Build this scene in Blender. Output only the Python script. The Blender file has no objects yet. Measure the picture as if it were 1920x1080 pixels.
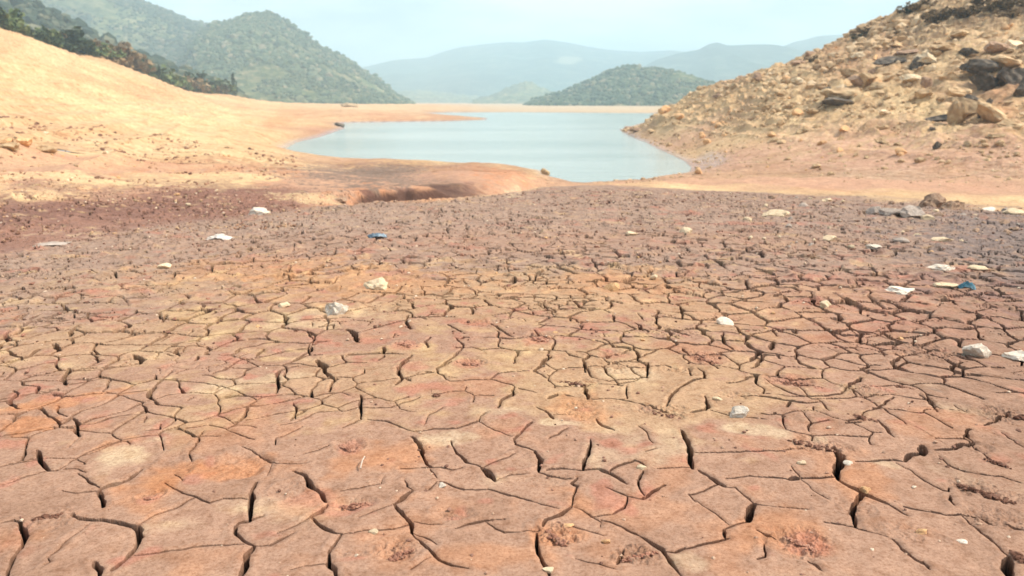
import bpy, math, random
import numpy as np
from mathutils import Vector

random.seed(7)
rng = np.random.default_rng(7)
scene = bpy.context.scene
COL = scene.collection
R = math.radians

# ------------------------------------------------------------------ camera
F = 1493.3            # focal length in pixels of the 1920 wide photograph (28 mm lens)
TH = R(13.2)          # downward pitch
H = 1.55              # eye height above the dried mud
cam_d = bpy.data.cameras.new("camera")
cam_d.lens = 28; cam_d.sensor_width = 36
cam_d.clip_start = 0.05; cam_d.clip_end = 30000
cam_d.dof.use_dof = True; cam_d.dof.focus_distance = 3.6; cam_d.dof.aperture_fstop = 3.2
cam = bpy.data.objects.new("camera", cam_d); COL.objects.link(cam)
cam.location = (0, 0, H); cam.rotation_euler = (math.pi/2 - TH, 0, 0)
scene.camera = cam

# ------------------------------------------------------------------ light
SUN_EL, SUN_AZ = R(52), R(102)      # azimuth from +Y towards +X: from the right
world = bpy.data.worlds.new("World"); scene.world = world; world.use_nodes = True
wn = world.node_tree
bg = wn.nodes["Background"]; bg.inputs[1].default_value = 0.15
sky = wn.nodes.new("ShaderNodeTexSky"); sky.sky_type = 'NISHITA'; sky.sun_disc = False
sky.sun_elevation = SUN_EL; sky.sun_rotation = SUN_AZ
sky.air_density = 1.0; sky.dust_density = 2.5; sky.ozone_density = 1.0
tcw = wn.nodes.new("ShaderNodeTexCoord"); mpw = wn.nodes.new("ShaderNodeMapping"); mpw.inputs["Scale"].default_value = (2.2, 2.2, 9)
wn.links.new(tcw.outputs["Generated"], mpw.inputs[0])
nzw = wn.nodes.new("ShaderNodeTexNoise"); nzw.inputs["Scale"].default_value = 2.0; nzw.inputs["Detail"].default_value = 5; wn.links.new(mpw.outputs[0], nzw.inputs["Vector"])
rpw = wn.nodes.new("ShaderNodeValToRGB"); rpw.color_ramp.elements[0].position = .36; rpw.color_ramp.elements[1].position = .64
rpw.color_ramp.elements[0].color = (0, 0, 0, 1); rpw.color_ramp.elements[1].color = (.6, .6, .6, 1); wn.links.new(nzw.outputs["Fac"], rpw.inputs[0])
mxw = wn.nodes.new("ShaderNodeMix"); mxw.data_type = 'RGBA'; mxw.inputs[7].default_value = (8.6, 8.9, 8.9, 1)   # thin veils of white cloud
wn.links.new(rpw.outputs[0], mxw.inputs[0]); wn.links.new(sky.outputs[0], mxw.inputs[6]); wn.links.new(mxw.outputs[2], bg.inputs[0])
sun_d = bpy.data.lights.new("sun", 'SUN'); sun_d.energy = 4.2; sun_d.angle = R(0.6); sun_d.color = (1.0, 0.93, 0.82)
sun = bpy.data.objects.new("sun", sun_d); COL.objects.link(sun)
sd = Vector((math.sin(SUN_AZ)*math.cos(SUN_EL), math.cos(SUN_AZ)*math.cos(SUN_EL), math.sin(SUN_EL)))
sun.rotation_euler = sd.to_track_quat('Z', 'Y').to_euler(); sun.location = (30, 5, 60)
scene.view_settings.view_transform = 'Standard'; scene.view_settings.look = 'None'
scene.view_settings.exposure = 0.36; scene.view_settings.gamma = 1.0
scene.cycles.use_denoising = True
scene.cycles.max_bounces = 6; scene.cycles.volume_bounces = 2

# ------------------------------------------------------------------ maths helpers
def pix_dir(px, py):
    """world direction through a pixel of the photograph"""
    x = (np.asarray(px, float) - 960) / F; u = (540 - np.asarray(py, float)) / F
    return x, math.cos(TH) + u*math.sin(TH), -math.sin(TH) + u*math.cos(TH)
def pix_plane(px, py, z):
    dx, dy, dz = pix_dir(px, py); t = (z - H) / dz
    return dx*t, dy*t
def down(py):  # angle below the horizon of an image row
    return TH + np.arctan((np.asarray(py, float) - 540) / F)
def hash2(ix, iy, s=0):
    h = (ix.astype(np.int64)*374761393 + iy.astype(np.int64)*668265263 + s*974634777) & 0xffffffff
    h = ((h ^ (h >> 13)) * 1274126177) & 0xffffffff
    h = (h ^ (h >> 16)) & 0xffffffff
    return h.astype(np.float64) / 4294967295.0
def vnoise(x, y, s=0):
    ix = np.floor(x); iy = np.floor(y); fx = x-ix; fy = y-iy
    ux = fx*fx*(3-2*fx); uy = fy*fy*(3-2*fy)
    ix = ix.astype(np.int64); iy = iy.astype(np.int64)
    a = hash2(ix, iy, s); b = hash2(ix+1, iy, s); c = hash2(ix, iy+1, s); d = hash2(ix+1, iy+1, s)
    return (a*(1-ux)+b*ux)*(1-uy) + (c*(1-ux)+d*ux)*uy - 0.5
def fbm(x, y, o=4, s=0, g=0.5):
    r = 0; a = 1.0; t = 0
    for i in range(o):
        r = r + a*vnoise(x, y, s+i*17); t += a; a *= g
        x, y = x*1.9*0.8 - y*1.9*0.6 + 3.1, x*1.9*0.6 + y*1.9*0.8 + 7.7
    return r / t * 1.6
def sstep(a, b, x):
    t = np.clip((x-a)/(b-a), 0, 1); return t*t*(3-2*t)

# ------------------------------------------------------------------ terrain shape
W = -1.6               # water level
LAKE_PX = [(535,279),(560,289),(640,296),(720,301),(850,311),(950,317),(1018,321),(1030,331),(1034,345),(1042,352),
  (1100,350),(1190,342),(1240,337),(1272,333),(1292,325),(1296,314),(1284,303),(1262,292),(1236,281),(1215,269),(1192,261),(1172,251),(1160,243),(1185,236),
  (1212,228),(1236,217),(1250,212.5),(1100,211.5),(960,210.5),(850,211),(800,213),(860,217),(915,221.5),(912,225),(850,227),(780,228),(700,229),
  (647,230),(636,235),(646,241),(600,257),(556,267)]
lx, ly = pix_plane([p[0] for p in LAKE_PX], [p[1] for p in LAKE_PX], W)
LAKE = np.stack([lx, ly], 1)
def lake_sd(x, y):
    """signed distance to the shore, negative on the water"""
    d = np.full(x.shape, 1e9); inside = np.zeros(x.shape, bool)
    n = len(LAKE)
    for i in range(n):
        ax, ay = LAKE[i]; bx, by = LAKE[(i+1) % n]
        ex, ey = bx-ax, by-ay
        t = np.clip(((x-ax)*ex + (y-ay)*ey) / (ex*ex+ey*ey+1e-9), 0, 1)
        d = np.minimum(d, (x-ax-t*ex)**2 + (y-ay-t*ey)**2)
        c = ((ay > y) != (by > y)) & (x < (bx-ax)*(y-ay)/(by-ay+1e-12) + ax)
        inside ^= c
    d = np.sqrt(d)
    return np.where(inside, -d, d)
# profiles: per image column, ('p', row, range) a point seen on that row, ('z', range, height)
def p(row, r): return (r, H - r*math.tan(float(down(row))))
ST = {
 -900: [p(450,10.5),p(400,13),p(330,18),p(270,24),p(200,36),p(120,55),p(20,90),p(-60,115),(170,12),(400,0),(800,-1)],
 -400: [p(450,10.2),p(400,12.8),p(340,16),p(280,22),p(220,34),p(150,55),p(60,92),p(10,112),(170,11),(400,0),(800,-1)],
 0: [p(420,11.2),p(385,13),p(340,16.5),p(300,20.5),p(260,26),p(220,36),p(190,48),p(120,80),p(66,120),(200,8),(400,0),(800,-1)],
 200: [p(405,12.4),p(350,17),p(300,24),p(260,33),p(220,50),p(190,75),p(150,110),p(116,150),(230,6),(400,0),(800,-1)],
 430: [p(393,13.6),p(365,16),p(330,21),p(300,29),p(270,42),p(240,68),p(215,120),p(195,190),p(178,240),(320,2),(500,0),(800,-1)],
 545: [p(386,14.1),p(362,17.2),p(320,25),p(296,38),(44,-1.25),(56,-1.25),p(240,84),p(215,160),p(200,240),p(193,300),(500,0),(800,-1)],
 640: [p(380,14.4),(15.8,-.55),(16.8,-.55),(17.4,-.36),p(345,20),p(320,30),p(300,42),(60,-1.3),p(238,80),p(224,118),p(205,200),p(196,300),(500,0),(800,-1)],
 730: [p(374,14.9),(16.4,-.85),(17.9,-.8),(18.2,-.36),p(345,20.5),p(322,29),p(306,38),(60,-1.3),(120,-1.2),p(212,190),p(197,290),(500,-.1),(800,-1)],
 800: [p(371,15.3),(16.8,-.9),(18.5,-.85),(18.9,-.40),p(343,21),p(325,28),p(311,36),(60,-1.3),(120,-1.2),p(212,190),p(199,290),(500,-.3),(800,-1)],
 860: [p(367,15.7),(17.3,-.82),(19.0,-.74),(20.2,-.47),(25,-.72),(31,-1.0),(37,-1.3),(60,-1.3),(120,-1.2),(180,-1.3),p(201,290),(500,-.6),(800,-1)],
 905: [p(364,16.5),(18.2,-.82),(20,-.80),(22,-.60),(25,-.78),(31,-1.05),(37,-1.3),(60,-1.3),(120,-1.3),(180,-1.35),p(203,320),(500,-.8),(800,-1)],
 960: [p(358,17.4),(19.4,-.95),(22,-1.0),(23.5,-.74),(27,-.88),(31,-1.1),(35,-1.3),(60,-1.3),(214,-1.5),(280,-1.1),(400,-.9),(800,-1)],
 1025:[p(348,19.2),(22,-.98),(25,-1.2),(28,-1.1),(31,-1.25),(35,-1.3),(214,-1.5),(280,-1.1),(400,-.86),(800,-1)],
 1100:[p(345,20),(24,-.98),(30,-1.45),(34,-1.5),(214,-1.5),(280,-1.1),(400,-.86),(800,-1)],
 1170:[p(345,20),(25,-.98),(31,-1.42),(66,-1.4),p(247,72),p(240,76),(82,-1.2),(100,-1.5),(214,-1.5),(280,-1.1),(400,-.86),(800,-1)],
 1205:[p(346,20),(25,-.95),(31,-1.35),(64,-1.35),p(252,69),p(226,78),(92,-.9),(130,-1.4),(260,-1.2),(400,-.86),(800,-1)],
 1250:[p(348,19.6),(25,-.88),(31,-1.25),(56,-1.45),p(250,64),p(208,76),(90,.2),(130,-1.2),(260,-1.1),(400,-.9),(800,-1)],
 1310:[p(352,19),p(336,25),p(325,31),p(300,42),p(280,50),p(250,58),p(215,66),p(185,75),p(169,81),(100,1.2),(160,-.8),(400,-1),(800,-1)],
 1450:[p(357,18),p(335,24),p(320,30),p(290,38),p(250,46),p(200,54),p(160,62),p(124,72),(95,3.2),(170,-.5),(400,-1),(800,-1)],
 1600:[p(361,17.2),p(340,22),p(320,28),p(290,34),p(250,41),p(200,48),p(150,56),p(100,66),p(62,76),(100,6),(180,0),(400,-1),(800,-1)],
 1750:[p(364,16.6),p(345,20),p(325,26),p(290,32),p(250,38),p(200,45),p(140,53),p(80,62),p(8,75),(100,9),(180,0),(400,-1),(800,-1)],
 1920:[p(368,16),p(345,20),p(325,25),p(285,31),p(240,37),p(190,44),p(120,52),p(50,62),p(-60,80),(110,12),(200,0),(400,-1),(800,-1)],
 2300:[p(375,15),p(345,19),p(320,24),p(280,30),p(230,36),p(170,43),p(90,52),p(0,64),p(-120,85),(120,16),(220,0),(400,-1),(800,-1)],
 3000:[p(375,15),p(345,19),p(320,24),p(280,30),p(230,36),p(170,43),p(90,52),p(0,64),p(-120,85),(120,16),(220,0),(400,-1),(800,-1)],
}
_px = sorted(ST)
_az = np.array([math.atan((q-960)/F*math.cos(TH)) for q in _px])
_rc = np.array([ST[q][0][0] for q in _px]); _zc = np.array([ST[q][0][1] for q in _px])
US = np.exp(np.linspace(0, math.log(80), 900))     # range as a multiple of the crest range
TAB = []
for q in _px:
    pr = np.array(ST[q]); TAB.append(np.interp(US, pr[:,0]/pr[0,0], pr[:,1]))
TAB = np.array(TAB)
k = np.array([1,3,5,3,1.]); k /= k.sum()
TAB = np.array([np.convolve(np.pad(t, 2, mode='edge'), k, 'valid') for t in TAB])
LOGU = math.log(80)/(len(US)-1)
def terrain(x, y, detail=True):
    x = np.asarray(x, float); y = np.asarray(y, float)
    r = np.hypot(x, y)+1e-6; az = np.arctan2(x, y)
    i = np.clip(np.searchsorted(_az, az) - 1, 0, len(_az)-2)
    t = np.clip((az - _az[i])/(_az[i+1]-_az[i]), 0, 1)
    rc = _rc[i]*(1-t)+_rc[i+1]*t; zc = _zc[i]*(1-t)+_zc[i+1]*t
    u = r/rc
    u = u*(1 + .045*fbm(x/.9, y/.9, 3, 33)*sstep(1.02, 1.1, u)*sstep(1.9, 1.4, u))
    f = np.clip(np.log(np.maximum(u, 1))/LOGU, 0, len(US)-1.001); j = f.astype(int); g = f-j
    za = TAB[i, j]*(1-g)+TAB[i, j+1]*g; zb = TAB[i+1, j]*(1-g)+TAB[i+1, j+1]*g
    zf = za*(1-t)+zb*t
    z = np.where(u < 1, zc*np.clip(u,0,1)**2.2, zf)
    if detail:
        amp = np.clip((r-8)/60, 0, 1)
        z = z + amp*(0.55*fbm(x/9, y/9, 3, 5) + 0.22*fbm(x/2.2, y/2.2, 3, 9)) * (1 - sstep(150, 260, r)*0.6) * sstep(-0.2, 1.2, z-W)
        tz = (z + .25*fbm(x/11, y/11, 2, 15))/.42
        z = z + sstep(-1.1, .2, z)*sstep(14, 24, r)*.20*(np.abs((tz-np.floor(tz))*2-1)**3 - .25)   # old waterline steps
        z = z + .13*fbm(x/1.3, y/1.3, 4, 17)*sstep(1.04, 1.2, u)*sstep(45, 25, r)*sstep(-1.5, -1.1, z)
        z = z + 0.05*fbm(x/1.7, y/1.7, 3, 21)*sstep(2, 6, r)
    sdv = lake_sd(x, y)
    wd = 0.5 + r*0.035
    ramp = sstep(0, 1, sdv/wd)
    land = W + 0.02 + (np.maximum(z, W+0.08)-W)*(0.12*np.clip(sdv/0.3, 0, 1)+0.88*ramp)
    return np.where(sdv > 0, land, W - 0.02 - np.minimum(0.9, -sdv*0.12))
def hit(px, py, rmin=1.0):
    """first point of the ground seen at a pixel"""
    dx, dy, dz = pix_dir(px, py); hyp = math.hypot(dx, dy)
    rr = np.concatenate([np.linspace(rmin, 30, 1500), np.linspace(30, 420, 4000)])
    X, Y, Z = dx/hyp*rr, dy/hyp*rr, H + dz/hyp*rr
    g = terrain(X, Y); b = np.nonzero(g >= Z)[0]
    k = b[0] if len(b) else len(rr)-1
    return Vector((X[k], Y[k], g[k]))
def depth(v): return v.y*math.cos(TH) + (H-v.z)*math.sin(TH)
def metres(v, px): return px*depth(v)/F

# ------------------------------------------------------------------ mud cracks, traced
def tile(x0, y0, s, rows):
    out = []
    for r in rows:
        w = r[0]; pts = r[1:]
        out.append([(x0+a/s, y0+b/s) for a, b in zip(pts[::2], pts[1::2])] + [w/s])
    return out
CR = []
CR += tile(0,680,2.7,[
 (12,350,35,345,65,320,95,335,125),(5,335,128,430,110,560,88,575,95),(7,575,95,540,135,520,160),(4,520,165,600,175,720,158,750,155),
 (10,830,90,800,120,760,155,765,190,800,225),(5,830,90,865,50,875,35),(4,370,50,520,45,640,20,720,5),
 (5,840,92,950,100,1090,112,1105,120,1095,140),(5,1110,115,1180,140,1270,180,1300,200),(9,1300,205,1260,235,1245,280,1190,325,1150,355),
 (5,1150,355,1220,385,1290,405),(5,1300,200,1340,185,1400,172,1500,168,1590,180,1650,165,1728,160),(10,1420,30,1400,60,1410,110,1400,165),
 (3,1420,30,1510,10),(11,1630,0,1650,50,1695,85,1680,120,1670,155),(10,70,150,85,165,70,195,50,210,70,230,110,250),(5,50,210,0,215),
 (3,120,180,210,160,300,150),(4,380,190,450,180,520,165),(5,300,235,300,265,345,292),(9,375,300,400,330,385,370,405,400),(3,400,405,350,455),
 (5,0,395,120,372,270,350,390,342,470,335,560,300,730,270),(6,745,240,735,270),(4,745,285,730,320),(6,800,230,870,232,930,238,890,280,885,310,850,345,830,355),
 (7,820,325,818,355,740,368),(4,860,358,1000,345,1060,330,1150,350),(3,980,185,940,205),(6,1485,215,1500,260,1495,300),(4,1410,335,1490,320,1600,270,1728,255),
 (3,1530,340,1440,385,1395,400),(4,1395,400,1405,430),(4,1230,440,1300,470,1380,515,1400,530,1550,525),(3,1380,520,1350,590),(4,1540,475,1670,440),
 (6,1035,370,990,440,965,485,975,515),(12,195,470,205,500,220,540,250,570),(7,250,570,300,570,370,520,450,475,560,435,640,425,660,440),
 (5,0,650,100,610,240,572),(6,0,550,60,540,120,530,200,515),(3,330,565,400,572,440,585),(6,400,590,450,625,510,660),(11,725,565,640,615,520,665,505,680),
 (12,505,675,510,710,525,750),(5,330,670,400,685,500,675),(3,880,580,920,620),(5,840,630,900,660,930,685,1000,708,1060,738,1130,715,1260,710),
 (6,1000,708,900,760,790,795,700,850),(15,1300,625,1280,680,1270,740,1272,820),(9,1340,800,1270,825,1215,832,1195,850,1200,880,1240,925,1290,955),
 (6,1290,955,1370,955,1420,930,1490,890),(20,1290,955,1250,1000,1230,1080,1215,1140),(12,1480,570,1540,600,1580,650,1630,690,1660,735),
 (11,1665,745,1630,785,1580,810),(4,1580,810,1500,850,1410,890),(9,1580,810,1640,860,1700,895,1728,900),(11,1728,905,1700,960,1670,1000,1655,1045,1690,1080,1700,1130),
 (4,1655,1045,1560,1055,1470,1080),(15,370,795,390,812,480,822,590,835,690,855,715,875,725,905,710,940,680,985,630,1040,570,1080),
 (6,690,1000,800,990,900,975,990,962,1100,952,1240,942),(5,455,845,400,890,320,950,245,1015,260,1040,230,1060),
 (11,0,840,60,828,100,830,130,870,140,905,110,970,75,1010,50,1080,45,1130),(12,490,1035,510,1080,500,1120)])
CR += tile(640,680,2.7,[
 (9,345,0,285,35,290,60,315,90,270,122),(3,315,90,400,70,470,62),(5,560,5,480,40,500,65,550,105),(3,550,108,650,98,740,95),(5,750,95,800,65,930,50),
 (5,750,95,880,125),(9,880,125,870,165,820,200,790,243),(3,900,135,990,162),(7,1025,0,1020,25,975,48,1040,85),(13,1235,125,1240,195),
 (8,1220,0,1240,40,1270,80),(5,1270,80,1350,95,1450,88,1530,78),(9,1550,5,1550,80),(3,1370,0,1540,5),(5,0,260,100,240,250,240,320,210,400,185),(5,0,160,40,178),
 (10,92,180,97,250,100,300),(4,100,300,60,325,0,345),(7,130,300,230,315,340,352,370,360),(8,370,360,500,350,590,350,650,325,690,310,700,285,730,265),
 (4,510,240,450,275,420,330),(13,350,385,395,420,410,470,450,545),(6,300,560,440,550,500,550,560,562,610,548),(4,440,560,490,605),
 (3,690,315,780,355,870,385),(8,970,310,920,355,880,400,890,425,985,465),(17,985,465,1005,510,995,560),(8,995,565,1050,592,1160,605),
 (6,1190,600,1160,628,1190,650,1170,740,1165,755),(11,1165,755,1120,795,1040,820,1020,850),(8,560,410,580,470,640,520,710,545),(18,710,545,775,618),
 (4,710,545,800,510,890,478),(4,790,608,860,580,930,575),(4,980,235,1030,255),(11,1030,255,1070,295),(3,1070,275,1150,268),(6,1150,345,1100,370,1045,403),
 (12,1255,400,1260,430,1240,475,1225,560),(6,1040,560,1120,550,1220,565),(10,1230,565,1310,560,1370,590,1440,640),(8,1370,578,1430,530,1480,512,1540,545),
 (3,1540,470,1600,455),(9,1530,570,1500,620,1510,660,1530,690),(6,1330,655,1450,700,1520,710),(9,1520,710,1560,685,1640,645),(8,1450,700,1430,760,1370,790),
 (5,1370,790,1260,805),(4,1180,755,1260,800,1310,830,1310,860),(8,1310,820,1420,855,1520,905),(15,1520,905,1620,975,1700,1080,1720,1120),(7,1630,985,1690,995,1728,965),
 (4,1160,845,1250,880,1330,905),(10,1290,300,1330,335,1380,352),(6,1240,195,1350,190,1450,200,1560,232,1728,300),(6,1440,120,1445,190),(7,1728,130,1680,170,1640,225),
 (7,1090,170,1050,190),(6,1500,330,1550,370,1570,420),(7,500,625,550,635,620,662,740,658),(8,740,655,850,695,960,720),(4,960,720,1100,765),(4,440,665,490,625),
 (4,0,670,130,645,200,630,215,600),(4,310,620,340,650,370,665),(12,365,670,320,705,265,742),(12,265,742,310,780,340,830,365,885),
 (8,365,885,410,945,500,1030,560,1065,640,1075),(4,365,880,430,915,480,950),(3,260,745,180,775,90,810),(3,360,830,440,845,520,848),
 (6,0,905,80,880,160,868,260,870,340,845),(4,350,1080,400,1045,440,1020),(8,580,868,650,850,730,828,830,815),(5,730,830,780,865,830,885,960,875,1000,860),
 (15,985,880,990,960,1010,1030,1040,1080,1050,1130),(8,1430,990,1405,1050),(4,1180,1020,1300,1045,1400,1075)])
CR += tile(1280,680,2.7,[
 (18,0,360,25,430,45,560),(4,-120,560,0,550,50,555),(13,85,565,130,605,185,635,215,655),(6,180,640,110,675,35,690,60,725),(6,215,655,270,662,310,700,365,735),
 (15,365,735,345,780,320,825),(4,60,715,140,775,230,840),(5,320,825,260,840,205,865),(11,205,865,215,910),(8,235,912,140,940,0,975),(3,370,740,480,755,640,765),
 (8,0,130,60,95,115,90,110,60,70,35),(8,300,180,420,190,520,205,620,225,690,215),(8,690,205,745,268),(8,540,215,530,240),
 (7,400,85,470,130,560,170,650,185,730,180,800,165,830,135),(11,830,135,905,70),(5,830,140,940,190),(7,1075,185,1020,225,950,258),(8,1200,170,1260,210,1300,270),
 (12,1275,110,1330,110,1420,150,1520,195),(5,900,20,1010,70),(12,1090,10,1130,35),(9,120,180,125,235,110,255,40,268),(4,140,255,250,285,420,305),
 (7,610,270,650,325,635,350,640,370),(4,660,325,740,315),(6,820,330,900,325),(11,980,310,1030,350,1070,400),(22,760,450,800,500,785,560,785,610),
 (16,785,612,850,660,930,695,1040,740),(8,1040,740,1140,800),(7,545,545,590,600),(6,220,610,340,600,460,605,540,615),(13,540,615,600,605),(9,600,605,760,600),
 (4,590,610,660,665,740,725),(5,50,470,180,475,340,470,470,475,620,455),(7,880,530,960,525,1050,515,1120,520),(13,1120,520,1150,490,1210,485),(20,1210,440,1215,490),
 (11,1270,460,1370,458,1400,440,1470,425),(9,1470,425,1430,390,1450,350),(8,1650,265,1590,300,1530,335),(6,1080,530,1150,570,1220,620,1310,665,1340,670,1350,650),
 (6,1290,490,1350,540,1430,575,1540,595,1620,600,1728,635),(10,1480,440,1540,490),(15,910,685,860,740,850,800,865,860),(5,700,830,800,845,865,865,1060,925),
 (10,1060,925,1100,980,1170,1025,1240,1060),(8,1120,750,1240,780,1340,800,1470,798),(7,1350,690,1355,725,1380,750),(9,1420,805,1480,860,1560,920,1610,980,1650,1010),
 (6,1470,798,1540,825,1590,850),(9,1640,850,1728,872),(22,1650,1010,1640,1080,1640,1130),(5,415,940,410,1015,370,1025),(9,630,1035,700,1080),(5,370,870,480,920),
 (12,1210,1035,1250,1080),(8,1620,370,1690,420,1728,445),(5,1360,220,1440,270),(5,1380,0,1370,35),(4,1400,45,1520,60)])
CR += tile(0,380,2.0,[
 (9,40,475,20,495,35,515,0,530),(10,25,605,60,595,110,580,150,550),(8,270,475,258,500),(10,480,450,480,465),(6,500,470,480,490),(7,620,415,610,440),
 (9,205,525,222,555),(10,500,570,530,590,520,608),(4,520,608,420,620,300,630),(9,680,535,655,560),(10,740,570,730,590),(6,800,640,850,620,900,585,960,570),
 (9,965,565,990,540),(6,1030,640,1050,620),(8,1100,585,1160,550,1170,520),(4,1165,530,1200,510),(12,1190,585,1215,610,1220,640),(10,1300,465,1330,485,1345,520),
 (5,1200,460,1250,450,1255,465),(5,1360,480,1440,455,1520,440),(8,1530,420,1520,440,1545,475),(7,1310,570,1380,565,1440,565,1510,572),(9,1435,540,1440,565),
 (5,1480,490,1470,510),(7,1620,510,1600,530,1605,550),(5,1680,460,1740,500),(9,1545,575,1500,620,1490,640),(6,1710,515,1740,545,1700,590,1640,625),
 (6,1840,460,1920,510),(4,660,480,600,510),(5,350,435,390,432),(5,1150,470,1170,500),(5,880,550,900,535),(4,340,560,370,600)])
CR += tile(960,380,2.0,[
 (6,270,640,265,600,300,575),(6,205,565,215,580,260,590),(7,80,640,120,600,150,585),(11,465,450,490,475,515,485),(4,470,410,500,440),
 (8,350,515,380,545,450,550,475,575,470,595,510,620,510,640),(6,125,390,130,410),(7,215,425,220,445),(4,100,480,130,460),(8,640,550,660,575),(9,680,565,740,600,770,630),
 (9,790,485,798,520,830,550),(10,980,510,975,545),(8,900,625,935,585,940,565,1000,565,1005,580),(10,1065,570,1090,600,1140,620),(5,1200,575,1300,595,1380,600),
 (13,1425,590,1445,615,1480,625),(7,1430,590,1460,570),(6,1510,490,1505,525),(6,1440,495,1560,485),(10,1640,560,1720,580),(7,600,475,660,495),(5,640,405,635,430),
 (6,975,460,995,495),(8,1070,465,1065,480),(7,1360,365,1400,395,1440,395),(12,1460,395,1550,410),(8,830,355,890,360),(7,980,345,1120,350),(10,1570,365,1680,365),
 (8,1180,460,1250,485,1340,480),(6,1300,610,1340,635),(5,1660,640,1650,610,1690,590)])

# footprints and scuffs pressed in the mud: px, py, half width, half height, depth (m), roughness (m)
PRINTS = [(330,878,34,20,.022,.004),(445,880,60,26,.030,.006),(285,937,26,9,.014,.012),(850,972,40,14,.012,.010),(660,955,42,14,.014,.014),
 (745,1040,45,22,.014,.018),(670,1048,38,10,.012,.010),(1090,772,36,22,.014,.010),(1040,1010,46,24,.012,.022),(1190,1052,46,20,.0,.026),(1500,1025,62,30,.016,.018),
 (55,795,48,18,.014,.006),(105,742,24,10,.012,.014),(885,683,26,9,.012,.014),(1012,638,26,11,.012,.014),(760,647,22,8,.012,.012),(1150,688,30,12,.006,.012),
 (655,842,26,14,.01,.014),(1320,672,34,16,.01,.014),(1150,665,26,9,.010,.012),(900,608,36,9,.012,.012),(1270,695,26,8,.012,.012),(1380,748,28,8,.008,.012),
 (1480,715,40,12,.012,.012),(1620,735,50,14,.0,.014),(1835,845,26,8,.020,.004),(1870,780,34,18,.006,.02),(1250,775,60,14,.004,.016),(1085,722,44,9,.006,.016),
 (1540,845,60,16,.008,.016),(1855,932,70,18,.0,.014),(550,930,40,20,.006,.006),(1030,905,60,20,.004,.004),(1600,965,40,14,.008,.008),(100,985,60,24,0,.012),
 (1700,1010,60,20,.004,.008),(1860,980,60,24,.006,.012),(240,600,60,10,.012,.006),(1740,655,60,18,.0,.016),(1250,620,70,14,.0,.012)]

# ------------------------------------------------------------------ colour of the ground (albedo in world space, from soil patches and painted shade)
def srgb(r, g, b, k=1.0):
    c = np.array([r, g, b])/255.0
    return np.where(c <= .04045, c/12.92, ((c+.055)/1.055)**2.4)*k
MUD = np.array([.345,.205,.137]); MAUVE = np.array([.30,.208,.155]); TAN = np.array([.45,.295,.155]); CREAM = np.array([.54,.41,.265])
ORANGE = np.array([.47,.20,.085]); REDM = np.array([.40,.17,.115]); DAMP_SHADE = np.array([.20,.105,.078]); SAND = np.array([.60,.38,.20]); SANDY = np.array([.70,.50,.27])  # the damp tone serves wet soil and the cut bank's painted shade
RSAND = np.array([.52,.345,.19]); RPINK = np.array([.52,.30,.20]); BROWN = np.array([.22,.135,.075]); GREYD = np.array([.22,.17,.15])
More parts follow.
